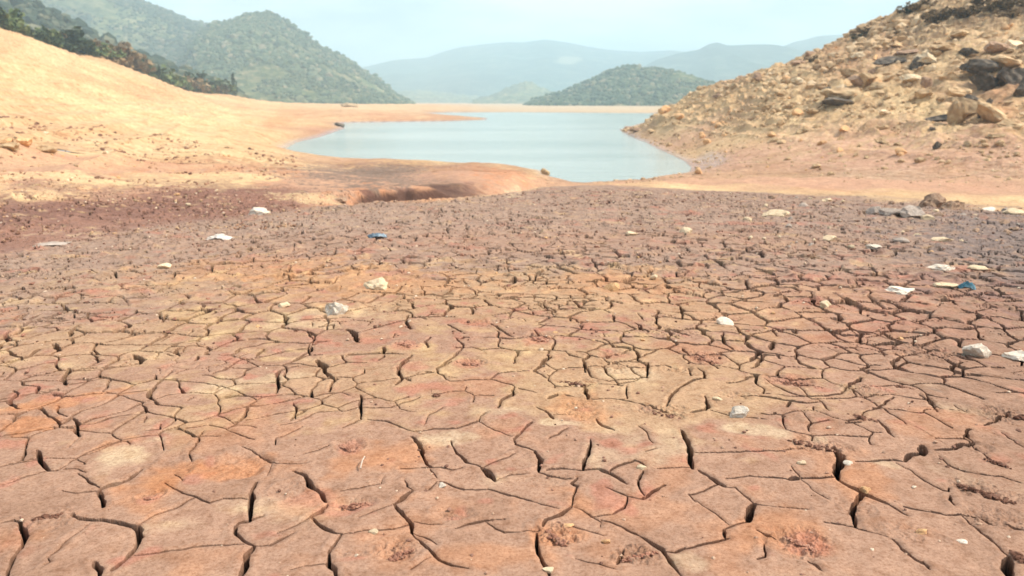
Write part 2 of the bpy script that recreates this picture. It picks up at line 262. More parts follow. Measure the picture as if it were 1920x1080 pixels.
# colour, strength, px, py, rx, ry   (patches of soil on the ground, some with painted shade)
PATCH = [
 (TAN,.45,1000,560,620,60),(TAN,.45,400,800,170,45),(TAN,.35,250,640,240,50),(TAN,.45,1150,720,330,90),(TAN,.35,700,720,250,60),(TAN,.25,350,540,300,50),
 (ORANGE,.6,395,882,112,30),(ORANGE,.6,50,795,55,22),(ORANGE,.55,130,755,75,14),(ORANGE,.4,1090,772,45,26),(ORANGE,.35,270,935,70,26),(ORANGE,.45,1100,955,110,34),
 (ORANGE,.45,1440,1010,120,60),(ORANGE,.45,720,862,90,30),(ORANGE,.4,20,1015,55,26),(ORANGE,.4,1610,905,70,36),(ORANGE,.35,1050,1010,60,36),(ORANGE,.3,600,945,50,24),
 (ORANGE,.4,1180,950,60,20),(ORANGE,.35,240,830,70,12),(ORANGE,.3,720,530,200,26),(ORANGE,.3,480,500,160,26),(ORANGE,.3,1150,530,120,20),(ORANGE,.35,960,1050,200,30),
 (REDM,.5,850,972,44,13),(REDM,.5,660,955,44,13),(REDM,.6,745,1040,45,20),(REDM,.6,670,1048,40,9),(REDM,.6,1500,1022,55,28),(REDM,.5,285,937,24,8),(REDM,.5,105,742,24,10),
 (REDM,.6,885,683,26,8),(REDM,.6,1012,638,26,10),(REDM,.6,760,647,20,8),(REDM,.5,1320,672,34,14),(REDM,.5,1150,665,26,8),(REDM,.5,900,608,36,8),(REDM,.45,655,842,26,14),
 (REDM,.5,1480,715,40,9),(REDM,.35,590,935,40,14),
 (CREAM,.6,235,850,40,22),(CREAM,.6,860,822,60,10),(CREAM,.7,1045,795,50,8),(CREAM,.45,1200,850,110,34),(CREAM,.65,1420,812,100,14),(CREAM,.5,300,826,40,10),(CREAM,.5,950,775,40,8),
 (CREAM,.5,1800,772,50,11),(CREAM,.45,1300,1062,50,18),(CREAM,.4,380,730,40,8),(CREAM,.4,500,712,70,10),(CREAM,.5,1660,870,30,8),(CREAM,.4,1180,700,60,10),(CREAM,.35,600,600,100,14),
 (MUD,.5,1000,450,900,22),(MUD*.66,.55,1860,620,170,110),(MUD*.75,.45,1870,880,130,170),(MUD*.8,.35,40,980,110,120),(MAUVE*1.15,.5,700,420,420,26),  # darker mud by the frame edges: soil moisture, partly a painted lens vignette
 (GREYD*.8,.8,1910,470,190,70),(GREYD,.3,1750,420,260,30),(REDM,.25,1600,560,260,60),  # grey by the right edge: vignette-like shade painted into the soil
 (DAMP_SHADE,.85,130,392,230,22),(DAMP_SHADE,.6,330,370,230,34),(DAMP_SHADE,.75,20,410,110,14),(DAMP_SHADE,.4,450,395,90,16),
 (SANDY,.75,440,289,170,7),(SANDY,.5,380,235,220,30),(SANDY,.4,200,200,160,20),(ORANGE,.3,230,250,60,8),(REDM,.35,100,292,220,14),(SANDY,.6,150,335,160,10),
 (MAUVE*.72,.95,700,328,150,24),(MAUVE*.72,.8,770,342,110,14),(DAMP_SHADE,.9,700,370,80,7),(DAMP_SHADE,.8,800,362,50,8),(DAMP_SHADE,.7,880,352,14,14),(SANDY,.5,560,370,60,8),(RPINK*.85,.8,900,335,130,22),(ORANGE*1.2,.5,940,330,70,16),(RPINK*.85,.6,640,305,120,10),(CREAM,.9,968,357,22,5),(SANDY,.5,1010,325,22,8),  # damp patches along the cut bank include painted undercut shadow
 (RPINK,.8,1400,285,260,20),(RPINK,.7,1700,300,300,26),(CREAM,.35,1500,328,200,8),(RPINK,.5,1260,268,90,16),(SAND,.5,1340,335,160,12),(RPINK,.55,1600,345,340,12),(RPINK*.9,.5,1300,338,150,10),
 (REDM,.3,700,215,140,9),(CREAM,.5,680,200,120,5),(REDM,.4,590,250,80,14),
 (BROWN,.8,1860,25,150,26),(BROWN,.4,1720,110,60,14),(SANDY,.35,1480,230,220,40),(BROWN,.3,1700,70,200,20),
]
# near patches are laid on the ground plane; those of the banks follow the terrain through their centre and two edge points
PW = []
for c, s, px, py, rx, ry in PATCH:
    a = hit(px, py); 
    e = metres(a, rx)
    t = hit(px, max(py-ry, 150 if py > 190 else -60)); b = hit(px, py+ry)
    ly_ = max(math.hypot(t.x-b.x, t.y-b.y)/2, metres(a, ry))
    ly_ = min(ly_, 40.0)
    m = (t+b)/2 if (t-b).length < 60 else a
    PW.append((c, s, m.x, m.y, max(e, .02), max(ly_, .02)))
def ground_colour(x, y, z):
    r = np.hypot(x, y); az = np.arctan2(x, y)
    n1 = fbm(x/.35, y/.35, 3, 40); n2 = fbm(x/1.5, y/1.5, 3, 44)
    i = np.clip(np.searchsorted(_az, az) - 1, 0, len(_az)-2); t = np.clip((az - _az[i])/(_az[i+1]-_az[i]), 0, 1)
    rc = _rc[i]*(1-t)+_rc[i+1]*t
    mud = np.ones(x.shape+(3,))*MUD
    def mix(col, m): 
        m = np.clip(m, 0, 1)[..., None]; mud[:] = mud*(1-m) + col*m
    mix(MAUVE, sstep(4.5, 9.5, r + 2.5*n2)*.85)
    wob = 1 + .10*n2 + .03*n1
    # rusty clay showing through here and there, dark organic flecks farther out
    n3 = fbm(x/.19, y/.19, 3, 47); n4 = fbm(x/.09, y/.09, 2, 49)
    mix(ORANGE, sstep(.16, .42, n1*.8+n3*.5)*.26*sstep(11, 6, r))
    mix(REDM, sstep(.26, .5, n3*.8+n4*.45)*.6*sstep(12, 7, r))
    mix(CREAM, sstep(.22, .5, -n1*.7-n3*.5)*.30*sstep(11, 7, r))
    mix(REDM*.95, sstep(.18, .5, fbm(x/.40, y/.25, 3, 50))*.6*sstep(4.5, 7, r))
    mix(DAMP_SHADE*.7, sstep(.24, .48, fbm(x/.20, y/.13, 3, 51))*.85*sstep(5.0, 8, r)*sstep(-.1, .5, .3+np.sin(az)))
    mix(TAN*1.05, sstep(.20, .5, fbm(x/.25, y/.2, 3, 56))*.5*sstep(5.5, 8, r))
    left = sstep(.02, -.16, az)
    side = sstep(rc*.97, rc*1.06, r*wob + rc*.05*fbm(x/.9, y/.9, 3, 58))
    mix(SAND, side*left); mix(RSAND, side*(1-left))
    n5 = fbm(x/(.5+r*.03), y/(.9+r*.06), 4, 53); n6 = fbm(x/4, y/8, 3, 57)
    mix(ORANGE*1.05, side*sstep(.10, .45, n5)*.40); mix(SANDY, side*sstep(.08, .4, -n5)*.5)
    mix(REDM*1.2, side*sstep(.2, .5, n6)*.25); mix(SANDY*1.05, side*sstep(.1, .4, -n6)*.45)
    bz = (z + .25*fbm(x/11, y/11, 2, 15))/.42; bz = np.abs((bz-np.floor(bz))*2-1)
    mix(RPINK, side*sstep(-1.2, 0, z)*sstep(.45, .05, bz)*.38*sstep(-.4, .2, n6))
    ul = r/rc; lw = sstep(R(-12.5), R(-16), az)
    mix(RPINK*.80, side*left*sstep(2.6, 1.7, ul+.5*n2)*.85)
    mix(ORANGE, side*left*sstep(2.8, 1.6, ul+.5*n2)*sstep(-.05, .35, n1+n5)*.45)
    mix(SANDY*.95, side*lw*sstep(.0, .35, n5+.2)*sstep(1.3, 1.42, ul+.2*n2)*sstep(1.8, 1.6, ul+.2*n2)*.8)
    mix(DAMP_SHADE*1.15, lw*sstep(.94, 1.0, ul+.12*n2)*sstep(1.5, 1.28, ul+.35*n2)*.85)
    mix(RPINK*.78, side*(1-left)*sstep(1.12, 1.3, ul+.2*n2)*sstep(2.5, 1.7, ul+.5*n2+.2*n5)*.72)
    far = sstep(180, 260, r); mix(CREAM*.95, far*(1-left)*.9); mix(SAND*1.05, far*left*.6)
    sdv = lake_sd(x, y)
    mix(RPINK*.62, np.exp(-np.maximum(sdv,0)/(.35+r*.010))*.85)
    for c, s, cx, cy, ex, ey in PW:
        dx, dy = (x-cx), (y-cy); d0 = math.hypot(cx, cy); ux, uy = cx/d0, cy/d0
        ra = dx*ux+dy*uy; ta = dx*uy-dy*ux
        q = np.hypot(ta/ex, ra/ey)
        m = q < 1.9
        if not m.any(): continue
        nn = n1[m]*.8 + n2[m]*.35 + n3[m]*.9 + .8*n4[m]
        k = sstep(1.25, .5, q[m] + nn)*s*(.8 if c is CREAM else 1)
        mud[m] = mud[m]*(1-k[:, None]) + c*k[:, None]
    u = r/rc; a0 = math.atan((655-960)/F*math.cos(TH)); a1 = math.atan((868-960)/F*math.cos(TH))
    # face of the cut bank: wet clay, with the undercut's shadow painted in
    mix(DAMP_SHADE*.45, sstep(-.40, -.50, z + .06*n5)*(u > 1.0)*sstep(1.36, 1.28, u)*sstep(a0, a0+.02, az + .02*n5)*sstep(a1+.05, a1-.03, az+.03*n1)*.95)
    return mud

# ------------------------------------------------------------------ mesh helpers
def grid_mesh(name, X, Y, Z, col=None, smooth=False):
    n, m = X.shape
    me = bpy.data.meshes.new(name)
    me.vertices.add(n*m); me.vertices.foreach_set("co", np.stack([X, Y, Z], -1).astype(np.float32).ravel())
    i = (np.arange(n-1)[:, None]*m + np.arange(m-1)[None, :]).ravel()
    q = np.stack([i, i+1, i+m+1, i+m], 1)
    me.loops.add(q.size); me.loops.foreach_set("vertex_index", q.ravel().astype(np.int32))
    me.polygons.add(len(q)); me.polygons.foreach_set("loop_start", (np.arange(len(q))*4).astype(np.int32))
    me.polygons.foreach_set("use_smooth", np.full(len(q), smooth))
    me.update(calc_edges=True)
    if col is not None: add_col(me, col)
    return me
def add_col(me, col):
    a = me.color_attributes.new("albedo", 'FLOAT_COLOR', 'POINT')
    c = np.ones((len(me.vertices), 4), np.float32); c[:, :3] = col.reshape(-1, 3)
    a.data.foreach_set("color", c.ravel())
def tri_mesh(name, V, Fc, smooth=False, col=None):
    me = bpy.data.meshes.new(name); V = np.asarray(V, np.float32); Fc = np.asarray(Fc, np.int32); k = Fc.shape[1]
    me.vertices.add(len(V)); me.vertices.foreach_set("co", V.ravel())
    me.loops.add(Fc.size); me.loops.foreach_set("vertex_index", Fc.ravel())
    me.polygons.add(len(Fc)); me.polygons.foreach_set("loop_start", (np.arange(len(Fc))*k).astype(np.int32))
    me.polygons.foreach_set("use_smooth", np.full(len(Fc), smooth))
    me.update(calc_edges=True)
    if col is not None: add_col(me, col)
    return me
def link(name, me, mat=None, parent=None, loc=None, rot=None):
    o = bpy.data.objects.new(name, me); COL.objects.link(o)
    if mat and me is not None and not me.materials: me.materials.append(mat)
    if parent: o.parent = parent
    if loc is not None: o.location = loc
    if rot is not None: o.rotation_euler = rot
    return o
def tag(o, label=None, cat=None, group=None, kind=None):
    for k, v in (('label', label), ('category', cat), ('group', group), ('kind', kind)):
        if v: o[k] = v
    return o

# ------------------------------------------------------------------ materials
def new_mat(name):
    m = bpy.data.materials.new(name); m.use_nodes = True
    nt = m.node_tree; b = nt.nodes["Principled BSDF"]; b.inputs["Roughness"].default_value = .95
    b.inputs["Specular IOR Level"].default_value = .15
    return m, nt, b
def noise(nt, scale, detail=6, rough=.6, coord=None):
    n = nt.nodes.new("ShaderNodeTexNoise"); n.inputs["Scale"].default_value = scale
    n.inputs["Detail"].default_value = detail; n.inputs["Roughness"].default_value = rough
    nt.links.new(coord, n.inputs["Vector"]); return n
def ramp(nt, src, stops):
    r = nt.nodes.new("ShaderNodeValToRGB"); e = r.color_ramp.elements
    while len(e) < len(stops): e.new(.5)
    for i, (pos, c) in enumerate(stops):
        e[i].position = pos; e[i].color = (*(c if hasattr(c, '__len__') else (c, c, c)), 1)
    nt.links.new(src, r.inputs[0]); return r
def mul(nt, a, b, f=1.0, mode='MULTIPLY'):
    m = nt.nodes.new("ShaderNodeMix"); m.data_type = 'RGBA'; m.blend_type = mode; m.inputs[0].default_value = f
    nt.links.new(a, m.inputs[6]); nt.links.new(b, m.inputs[7]); return m.outputs[2]
def ground_mat(name, scales, vary, bumps):
    m, nt, b = new_mat(name)
    co = nt.nodes.new("ShaderNodeTexCoord").outputs["Object"]
    at = nt.nodes.new("ShaderNodeAttribute"); at.attribute_name = "albedo"
    c = at.outputs["Color"]
    for s, (lo, hi) in zip(scales, vary):
        n = noise(nt, s, 5, .65, co); r = ramp(nt, n.outputs["Fac"], [(.28, lo), (.5, (1, 1, 1)), (.74, hi)])
        c = mul(nt, c, r.outputs[0])
    nt.links.new(c, b.inputs["Base Color"])
    prev = None
    for s, d, st in bumps:
        n = noise(nt, s, 6, .65, co); bm = nt.nodes.new("ShaderNodeBump")
        bm.inputs["Strength"].default_value = st; bm.inputs["Distance"].default_value = d
        nt.links.new(n.outputs["Fac"], bm.inputs["Height"])
        if prev: nt.links.new(prev, bm.inputs["Normal"])
        prev = bm.outputs[0]
    nt.links.new(prev, b.inputs["Normal"])
    return m
M_MUD = ground_mat("dried_mud", (3.1, 16, 70, 240), (((.86,.83,.80),(1.12,1.12,1.10)), ((.78,.70,.64),(1.15,1.15,1.14)), ((.66,.57,.50),(1.18,1.20,1.2)), ((.72,.66,.6),(1.15,1.16,1.18))),
                   ((60, .004, .5), (260, .0015, .5)))
M_LAND = ground_mat("bank_soil", (.09, .8, 4.2), (((.88,.82,.76),(1.10,1.12,1.12)), ((.80,.74,.68),(1.14,1.16,1.16)), ((.66,.56,.48),(1.2,1.24,1.28))),
                    ((1.6, .25, .8), (7, .09, 1)))

def add_wet(m):
    nt = m.node_tree; b = nt.nodes["Principled BSDF"]; at = nt.nodes.new("ShaderNodeAttribute"); at.attribute_name = "wet"
    mr = nt.nodes.new("ShaderNodeMapRange"); mr.inputs[3].default_value = .95; mr.inputs[4].default_value = .22
    nt.links.new(at.outputs["Fac"], mr.inputs[0]); nt.links.new(mr.outputs[0], b.inputs["Roughness"])
    m2 = nt.nodes.new("ShaderNodeMapRange"); m2.inputs[3].default_value = .15; m2.inputs[4].default_value = .6
    nt.links.new(at.outputs["Fac"], m2.inputs[0]); nt.links.new(m2.outputs[0], b.inputs["Specular IOR Level"])
add_wet(M_LAND)

def plain_mat(name, stops, scale, rough=.95, bump=(20, .01, .5), obj_vary=.25):
    m, nt, b = new_mat(name); b.inputs["Roughness"].default_value = rough
    co = nt.nodes.new("ShaderNodeTexCoord").outputs["Object"]
    n = noise(nt, scale, 6, .65, co); r = ramp(nt, n.outputs["Fac"], stops)
    oi = nt.nodes.new("ShaderNodeObjectInfo")
    r2 = ramp(nt, oi.outputs["Random"], [(0, 1-obj_vary), (1, 1+obj_vary*.4)])
    nt.links.new(mul(nt, r.outputs[0], r2.outputs[0]), b.inputs["Base Color"])
    n2 = noise(nt, bump[0], 6, .7, co); bm = nt.nodes.new("ShaderNodeBump"); bm.inputs["Distance"].default_value = bump[1]; bm.inputs["Strength"].default_value = bump[2]
    nt.links.new(n2.outputs["Fac"], bm.inputs["Height"]); nt.links.new(bm.outputs[0], b.inputs["Normal"])
    return m
M_WHITE = plain_mat("white_stone", [(.3,(.50,.36,.25)),(.5,(.72,.61,.48)),(.7,(.84,.78,.68))], 9)
M_CREAMS = plain_mat("cream_stone", [(.3,(.50,.33,.20)),(.5,(.72,.55,.35)),(.7,(.80,.68,.48))], 9)
M_ORST = plain_mat("orange_stone", [(.3,(.45,.20,.09)),(.5,(.66,.38,.18)),(.7,(.80,.60,.36))], 9)
M_GREYST = plain_mat("grey_stone", [(.3,(.24,.185,.15)),(.5,(.40,.32,.26)),(.7,(.52,.44,.36))], 6)
M_BRST = plain_mat("brown_stone", [(.3,(.22,.13,.085)),(.5,(.36,.23,.15)),(.7,(.48,.34,.23))], 6)
M_DARKR = plain_mat("dark_rock", [(.3,(.05,.042,.036)),(.5,(.12,.10,.08)),(.70,(.30,.23,.16))], 2.2, bump=(6,.06,.7))
M_SANDR = plain_mat("sandy_rock", [(.3,(.34,.21,.11)),(.5,(.52,.35,.195)),(.7,(.68,.52,.31))], 1.8, bump=(6,.05,.7))
M_CLOD = plain_mat("crumbled_mud", [(.3,(.07,.03,.02)),(.5,(.17,.08,.05)),(.7,(.30,.16,.11))], 30, bump=(70,.006,.8))
M_RCLOD = plain_mat("red_mud_crumbs", [(.3,(.22,.09,.055)),(.5,(.36,.17,.11)),(.7,(.48,.27,.18))], 30, bump=(70,.006,.8))
M_BLUE = plain_mat("blue_plastic", [(.3,(.05,.10,.13)),(.5,(.07,.19,.24)),(.7,(.26,.34,.36))], 9, .45, (30,.01,.5), 0)
M_SLATE = plain_mat("slate_plastic", [(.3,(.03,.05,.07)),(.5,(.13,.18,.22)),(.7,(.40,.48,.52))], 12, .45, (30,.01,.5), 0)
M_WPL = plain_mat("white_plastic", [(.3,(.42,.34,.27)),(.5,(.62,.54,.46)),(.7,(.78,.73,.66))], 9, .5, (30,.01,.5), 0)
M_BARK = plain_mat("bark", [(.3,(.05,.035,.025)),(.6,(.12,.09,.06))], 6)
M_TWIG = plain_mat("pale_twig", [(.3,(.45,.30,.22)),(.6,(.72,.60,.48))], 40)
def leaf_mat(name, stops):
    m, nt, b = new_mat(name); b.inputs["Roughness"].default_value = .8
    g = nt.nodes.new("ShaderNodeNewGeometry"); r = ramp(nt, g.outputs["Random Per Island"], stops)
    oi = nt.nodes.new("ShaderNodeObjectInfo"); r2 = ramp(nt, oi.outputs["Random"], [(0,.75),(1,1.25)])
    nt.links.new(mul(nt, r.outputs[0], r2.outputs[0]), b.inputs["Base Color"]); return m
M_LEAF = leaf_mat("green_leaves", [(0,(.05,.08,.03)),(.5,(.10,.13,.05)),(1,(.18,.20,.08))])
M_DRYLEAF = leaf_mat("dry_leaves", [(0,(.08,.055,.03)),(.5,(.17,.115,.06)),(1,(.28,.19,.10))])
M_DKLEAF = leaf_mat("dark_leaves", [(0,(.02,.035,.02)),(.5,(.035,.055,.03)),(1,(.06,.08,.04))])

# ------------------------------------------------------------------ near ground: the cracked mud flat
RS = 27.0
FULL = True
def build_mud():
    azc = np.linspace(-R(38.5), R(38.5), 1640)
    side = np.linspace(R(38.5), R(80), 150)[1:]
    az = np.concatenate([-side[::-1], azc, side])
    ang = np.concatenate([np.linspace(math.atan(H/.35), R(38), 70)[:-1], np.linspace(R(38), math.atan(H/14), 920)[:-1]])
    rr = np.concatenate([H/np.tan(ang), np.linspace(14, RS, 190)])
    A, Rr = np.meshgrid(az, rr)
    X = Rr*np.sin(A); Y = Rr*np.cos(A)
    Z = terrain(X, Y)
    # warp so the lines are ragged
    wa = .010 + .002*Rr
    wx = X + wa*fbm(X/.09, Y/.09, 3, 60); wy = Y + wa*fbm(X/.09, Y/.09, 3, 70)
    nw = vnoise(X/.05, Y/.05, 80) + .35*vnoise(X/.022, Y/.022, 81)
    S = np.full(X.shape, 9.0); Wd = np.zeros(X.shape)
    for c in CR:
        w = c[-1]; pts = c[:-1]
        px = np.array([q[0] for q in pts]); py = np.array([q[1] for q in pts])
        cx, cy = pix_plane(px, py, -0.01)
        n = len(pts); Ln = np.concatenate([[0], np.cumsum(np.hypot(np.diff(px), np.diff(py)))]); Ln /= Ln[-1]+1e-9
        for i in range(n-1):
            ax, ay, bx, by = cx[i], cy[i], cx[i+1], cy[i+1]
            dep = ay*math.cos(TH)+H*math.sin(TH)
            # lines running across the view are foreshortened: their true width is larger
            ex, ey = bx-ax, by-ay; L = math.hypot(ex, ey)+1e-9
            sa = math.sin(float(down(py[i]))); ori = abs(ex)/L
            fs = 1/math.sqrt((1-ori)**2*1 + (ori*sa)**2 + 1e-6); fs = min(fs, 2.2)
            wm = w*dep/F*min(fs, 1.8)
            marg = .10
            a0, a1 = math.atan2(ax, ay), math.atan2(bx, by); r0, r1 = math.hypot(ax, ay), math.hypot(bx, by)
            i0 = np.searchsorted(rr, min(r0, r1)-marg); i1 = np.searchsorted(rr, max(r0, r1)+marg)
            j0 = np.searchsorted(az, min(a0, a1)-marg/min(r0, r1)); j1 = np.searchsorted(az, max(a0, a1)+marg/min(r0, r1))
            if i1 <= i0 or j1 <= j0: continue
            xs, ys = wx[i0:i1, j0:j1], wy[i0:i1, j0:j1]
            t = np.clip(((xs-ax)*ex+(ys-ay)*ey)/(L*L), 0, 1)
            d = np.hypot(xs-ax-t*ex, ys-ay-t*ey)
            u = Ln[i]*(1-t)+Ln[i+1]*t
            tap = .35 + .75*np.sin(np.pi*np.clip(u*.94+.03, 0, 1))**.6
            hw = wm*(.53 if w*2.7 < 8.5 else .60)*tap*(1+.7*nw[i0:i1, j0:j1])
            hw = np.maximum(hw, ori*.75*np.hypot(xs, ys)**2/H*.0006*sstep(1.2, .9, np.hypot(xs, ys)/7.))
            s = d-hw
            sub = S[i0:i1, j0:j1]; wsub = Wd[i0:i1, j0:j1]
            k = s < sub; sub[k] = s[k]; wsub[k] = (2*hw)[k]
    # beyond the traced part and outside the frame: a Voronoi net of shrinkage cracks
    cell = .27
    def worley(x, y, c, seed):
        gx, gy = x/c, y/c; ix = np.floor(gx).astype(np.int64); iy = np.floor(gy).astype(np.int64)
        f1 = np.full(x.shape, 9.); f2 = np.full(x.shape, 9.); idv = np.zeros(x.shape); cxx = np.zeros(x.shape); cyy = np.zeros(x.shape)
        for a in (-1, 0, 1):
            for b_ in (-1, 0, 1):
                hx = hash2(ix+a, iy+b_, seed); hy = hash2(ix+a, iy+b_, seed+1)
                qx, qy = ix+a+.1+.8*hx-gx, iy+b_+.1+.8*hy-gy
                d = np.hypot(qx, qy); near = d < f1
                f2 = np.where(near, f1, np.minimum(f2, d)); f1 = np.where(near, d, f1)
                idv = np.where(near, hash2(ix+a, iy+b_, seed+2), idv); cxx = np.where(near, qx, cxx); cyy = np.where(near, qy, cyy)
        return (f2-f1)*c*.5, idv, cxx*c, cyy*c
    vx = X + .10*fbm(X/.25, Y/.25, 3, 90); vy = Y + .10*fbm(X/.25, Y/.25, 3, 95)
    E, ID, CX, CY = worley(vx, vy, cell, 300)
    side_m = np.abs(X) - .643*(Y*math.cos(TH)+H*math.sin(TH))
    frame = np.maximum(sstep(.04, .12, side_m), sstep(1.95, 1.8, Rr))  # beside the traced ground
    mid = sstep(3.3, 6.2, Rr)
    act = np.maximum(mid, frame)
    gate = .25*vnoise(X/1.3, Y/1.3, 119) + .12*sstep(-.5, 3.5, X)*sstep(12, 8, Rr) + .03 + .75*vnoise(X/.5, Y/.5, 120) + .35*vnoise(X/.17, Y/.17, 121)
    hwv = np.clip(.0005*Rr - .001 + .003*sstep(3, 6, Rr) + (.020+.0010*Rr)*gate, -.01, .016)*act
    hwv = hwv*(1 - sstep(6.5, 10.5, Rr)*.45*sstep(-.35, .25, vnoise(X/1.1, Y/1.1, 118)) - sstep(10, 16, Rr)*.2)
    hwv = np.where(hwv > .0005, np.maximum(hwv, .6*Rr**2/H*.0006*sstep(8, 6, Rr)), hwv)
    sv = E - hwv*(1+.6*nw)
    sv = np.where(act > .05, np.where(hwv > .0015, sv, 9.), 9.)
    k = sv < S; S = np.where(k, sv, S); Wd = np.where(k, 2*hwv, Wd)
    # a finer set of short shrinkage cracks splitting the plates of the middle distance
    E2, ID2, _, _ = worley(vx + .3, vy + .1, .15, 330)
    g2 = vnoise(X/.28, Y/.2, 140) + .5*vnoise(X/.1, Y/.1, 141) - .10
    h2 = np.clip((.010+.0014*Rr)*(g2 + .5*vnoise(X/1.6, Y/1.6, 143)), -.01, .012)*sstep(4.0, 6.5, Rr)*(1 - sstep(9.5, 13, Rr)*.6)
    s2 = np.where(h2 > .0015, E2 - h2*(1+.6*nw), 9.)
    k = s2 < S; S = np.where(k, s2, S); Wd = np.where(k, 2*h2, Wd)
    flat = sstep(20, 15, Rr)
    edge = .0012 + .0005*Rr
    dep = np.clip(Wd*9, .022, .13)*(1 - .55*sstep(5.5, 9.5, Rr))
    cut = dep*sstep(.0, 1.0, -S/edge)
    lip = -.0035*np.exp(-np.maximum(S, 0)/.005) + .003*np.exp(-((S-.02)/.015)**2)
    Z = Z - (cut - lip)*flat
    # plates sit at slightly different heights and tilts; crumbs and small bumps
    tl = (ID-.5)
    pl = (tl*.022 + (CX*np.cos(ID*40)+CY*np.sin(ID*40))*.035)*sstep(5., 7., Rr)*flat*sstep(0, .03, E)
    Z = Z + pl*sstep(0, .01, S)
    Z = Z + (.010*fbm(X/.22, Y/.22, 3, 130) + .0035*fbm(X/.035, Y/.035, 3, 135))*(.6+.08*Rr)
    rough = sstep(5.2, 8, Rr)*flat
    bl = fbm(X/.13, Y/.13, 3, 150)
    Z = Z + rough*.075*np.maximum(bl-.20, 0) + rough*.014*bl + rough*.03*np.maximum(fbm(X/.30, Y/.12, 3, 155)-.30, 0)
    # a few long low swells with steeper near side, the curled plates of the middle distance
    for px, py, rx, ry, dp, rg in PRINTS:
        cx, cy = pix_plane(px, py, -.01); d0 = math.hypot(cx, cy); ux, uy = cx/d0, cy/d0
        ex = rx*(cy*math.cos(TH)+H*math.sin(TH))/F
        x1, y1 = pix_plane(px, py-ry, -.01); x2, y2 = pix_plane(px, py+ry, -.01); ey = math.hypot(x1-x2, y1-y2)/2
        m = (np.abs(X-cx) < 1.8*max(ex, ey)) & (np.abs(Y-cy) < 1.8*max(ex, ey))
        if not m.any(): continue
        xs, ys = X[m]-cx, Y[m]-cy; q = np.hypot((xs*uy-ys*ux)/ex, (xs*ux+ys*uy)/ey) + .35*fbm(X[m]/.06, Y[m]/.06, 2, int(px))
        k = sstep(1.15, .65, q)
        dz = -dp*.45*k + .003*np.exp(-((q-1.2)/.15)**2)*(dp > 0)
        rn = fbm(X[m]/.022, Y[m]/.022, 3, int(py))
        dz = dz + k*rg*1.3*np.clip(rn, -.3, .4)
        Z[m] += dz
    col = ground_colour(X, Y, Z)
    # crack walls: damper bed soil, with the recess shade painted in near black
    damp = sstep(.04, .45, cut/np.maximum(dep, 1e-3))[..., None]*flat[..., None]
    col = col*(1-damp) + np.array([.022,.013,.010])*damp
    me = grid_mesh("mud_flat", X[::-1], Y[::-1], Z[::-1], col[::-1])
    return tag(link("mud_flat", me, M_MUD), kind='structure')
build_mud()

# ------------------------------------------------------------------ banks, shores and hillsides beyond
def build_land():
    az = np.concatenate([np.linspace(-R(80), -R(38), 60)[:-1], np.linspace(-R(38), R(38), 1150), np.linspace(R(38), R(80), 60)[1:]])
    rr = np.concatenate([np.exp(np.linspace(math.log(RS-.02), math.log(330), 420)), np.exp(np.linspace(math.log(345), math.log(3000), 40))])
    A, Rr = np.meshgrid(az, rr); X = Rr*np.sin(A); Y = Rr*np.cos(A)
    Z = terrain(X, Y)
    # rubbly ground on the slopes
    hs = sstep(-.9, .4, Z)*sstep(150, 90, Rr)
    right = sstep(0, .12, A)
    n = fbm(X/1.1, Y/1.1, 4, 200)
    Z = Z + hs*(right*.55+.10)*np.maximum(n, -.1) + hs*right*.10*fbm(X/.4, Y/.4, 2, 210)
    Z[0] -= 0.0
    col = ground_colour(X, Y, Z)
    me = grid_mesh("ground", X[::-1], Y[::-1], Z[::-1], col[::-1], smooth=False)
    sdv = lake_sd(X, Y)
    wet = sstep(1, 0, sdv/(.4+.012*Rr))
    wc = pix_plane(1350, 316, W); q = np.hypot((X-wc[0])/5.0, (Y-wc[1])/7.5)
    wet = np.maximum(wet, sstep(1.2, .6, q + .5*fbm(X/2.5, Y/4, 3, 61))*sstep(-.9, -1.3, Z))
    at = me.attributes.new("wet", 'FLOAT', 'POINT'); at.data.foreach_set("value", wet[::-1].ravel().astype(np.float32))
    return tag(link("ground", me, M_LAND), kind='structure')
build_land()

# ------------------------------------------------------------------ water
def build_water():
    x0, x1, y0, y1 = LAKE[:,0].min()-3, LAKE[:,0].max()+3, LAKE[:,1].min()-1, LAKE[:,1].max()+3
    xs = np.linspace(x0, x1, 12); ys = np.linspace(y0, y1, 12); X, Y = np.meshgrid(xs, ys)
    me = grid_mesh("water", X, Y, X*0+W)
    m, nt, b = new_mat("lake_water"); b.inputs["Base Color"].default_value = (.34,.42,.38,1); b.inputs["Roughness"].default_value = .12
    b.inputs["IOR"].default_value = 1.33; b.inputs["Specular IOR Level"].default_value = .5
    co = nt.nodes.new("ShaderNodeTexCoord").outputs["Object"]
    mp = nt.nodes.new("ShaderNodeMapping"); mp.inputs["Scale"].default_value = (.5, 1.3, 1); nt.links.new(co, mp.inputs[0])
    n = noise(nt, .9, 6, .65, mp.outputs[0]); bm = nt.nodes.new("ShaderNodeBump"); bm.inputs["Strength"].default_value = .5; bm.inputs["Distance"].default_value = .14
    n2 = noise(nt, .07, 3, .5, mp.outputs[0]); r = ramp(nt, n2.outputs["Fac"], [(.35, (.30,.35,.30)), (.65, (.43,.47,.41))]); nt.links.new(r.outputs[0], b.inputs["Base Color"])
    nt.links.new(n.outputs["Fac"], bm.inputs["Height"]); nt.links.new(bm.outputs[0], b.inputs["Normal"])
    tag(link("water", me, m), kind='structure')
build_water()

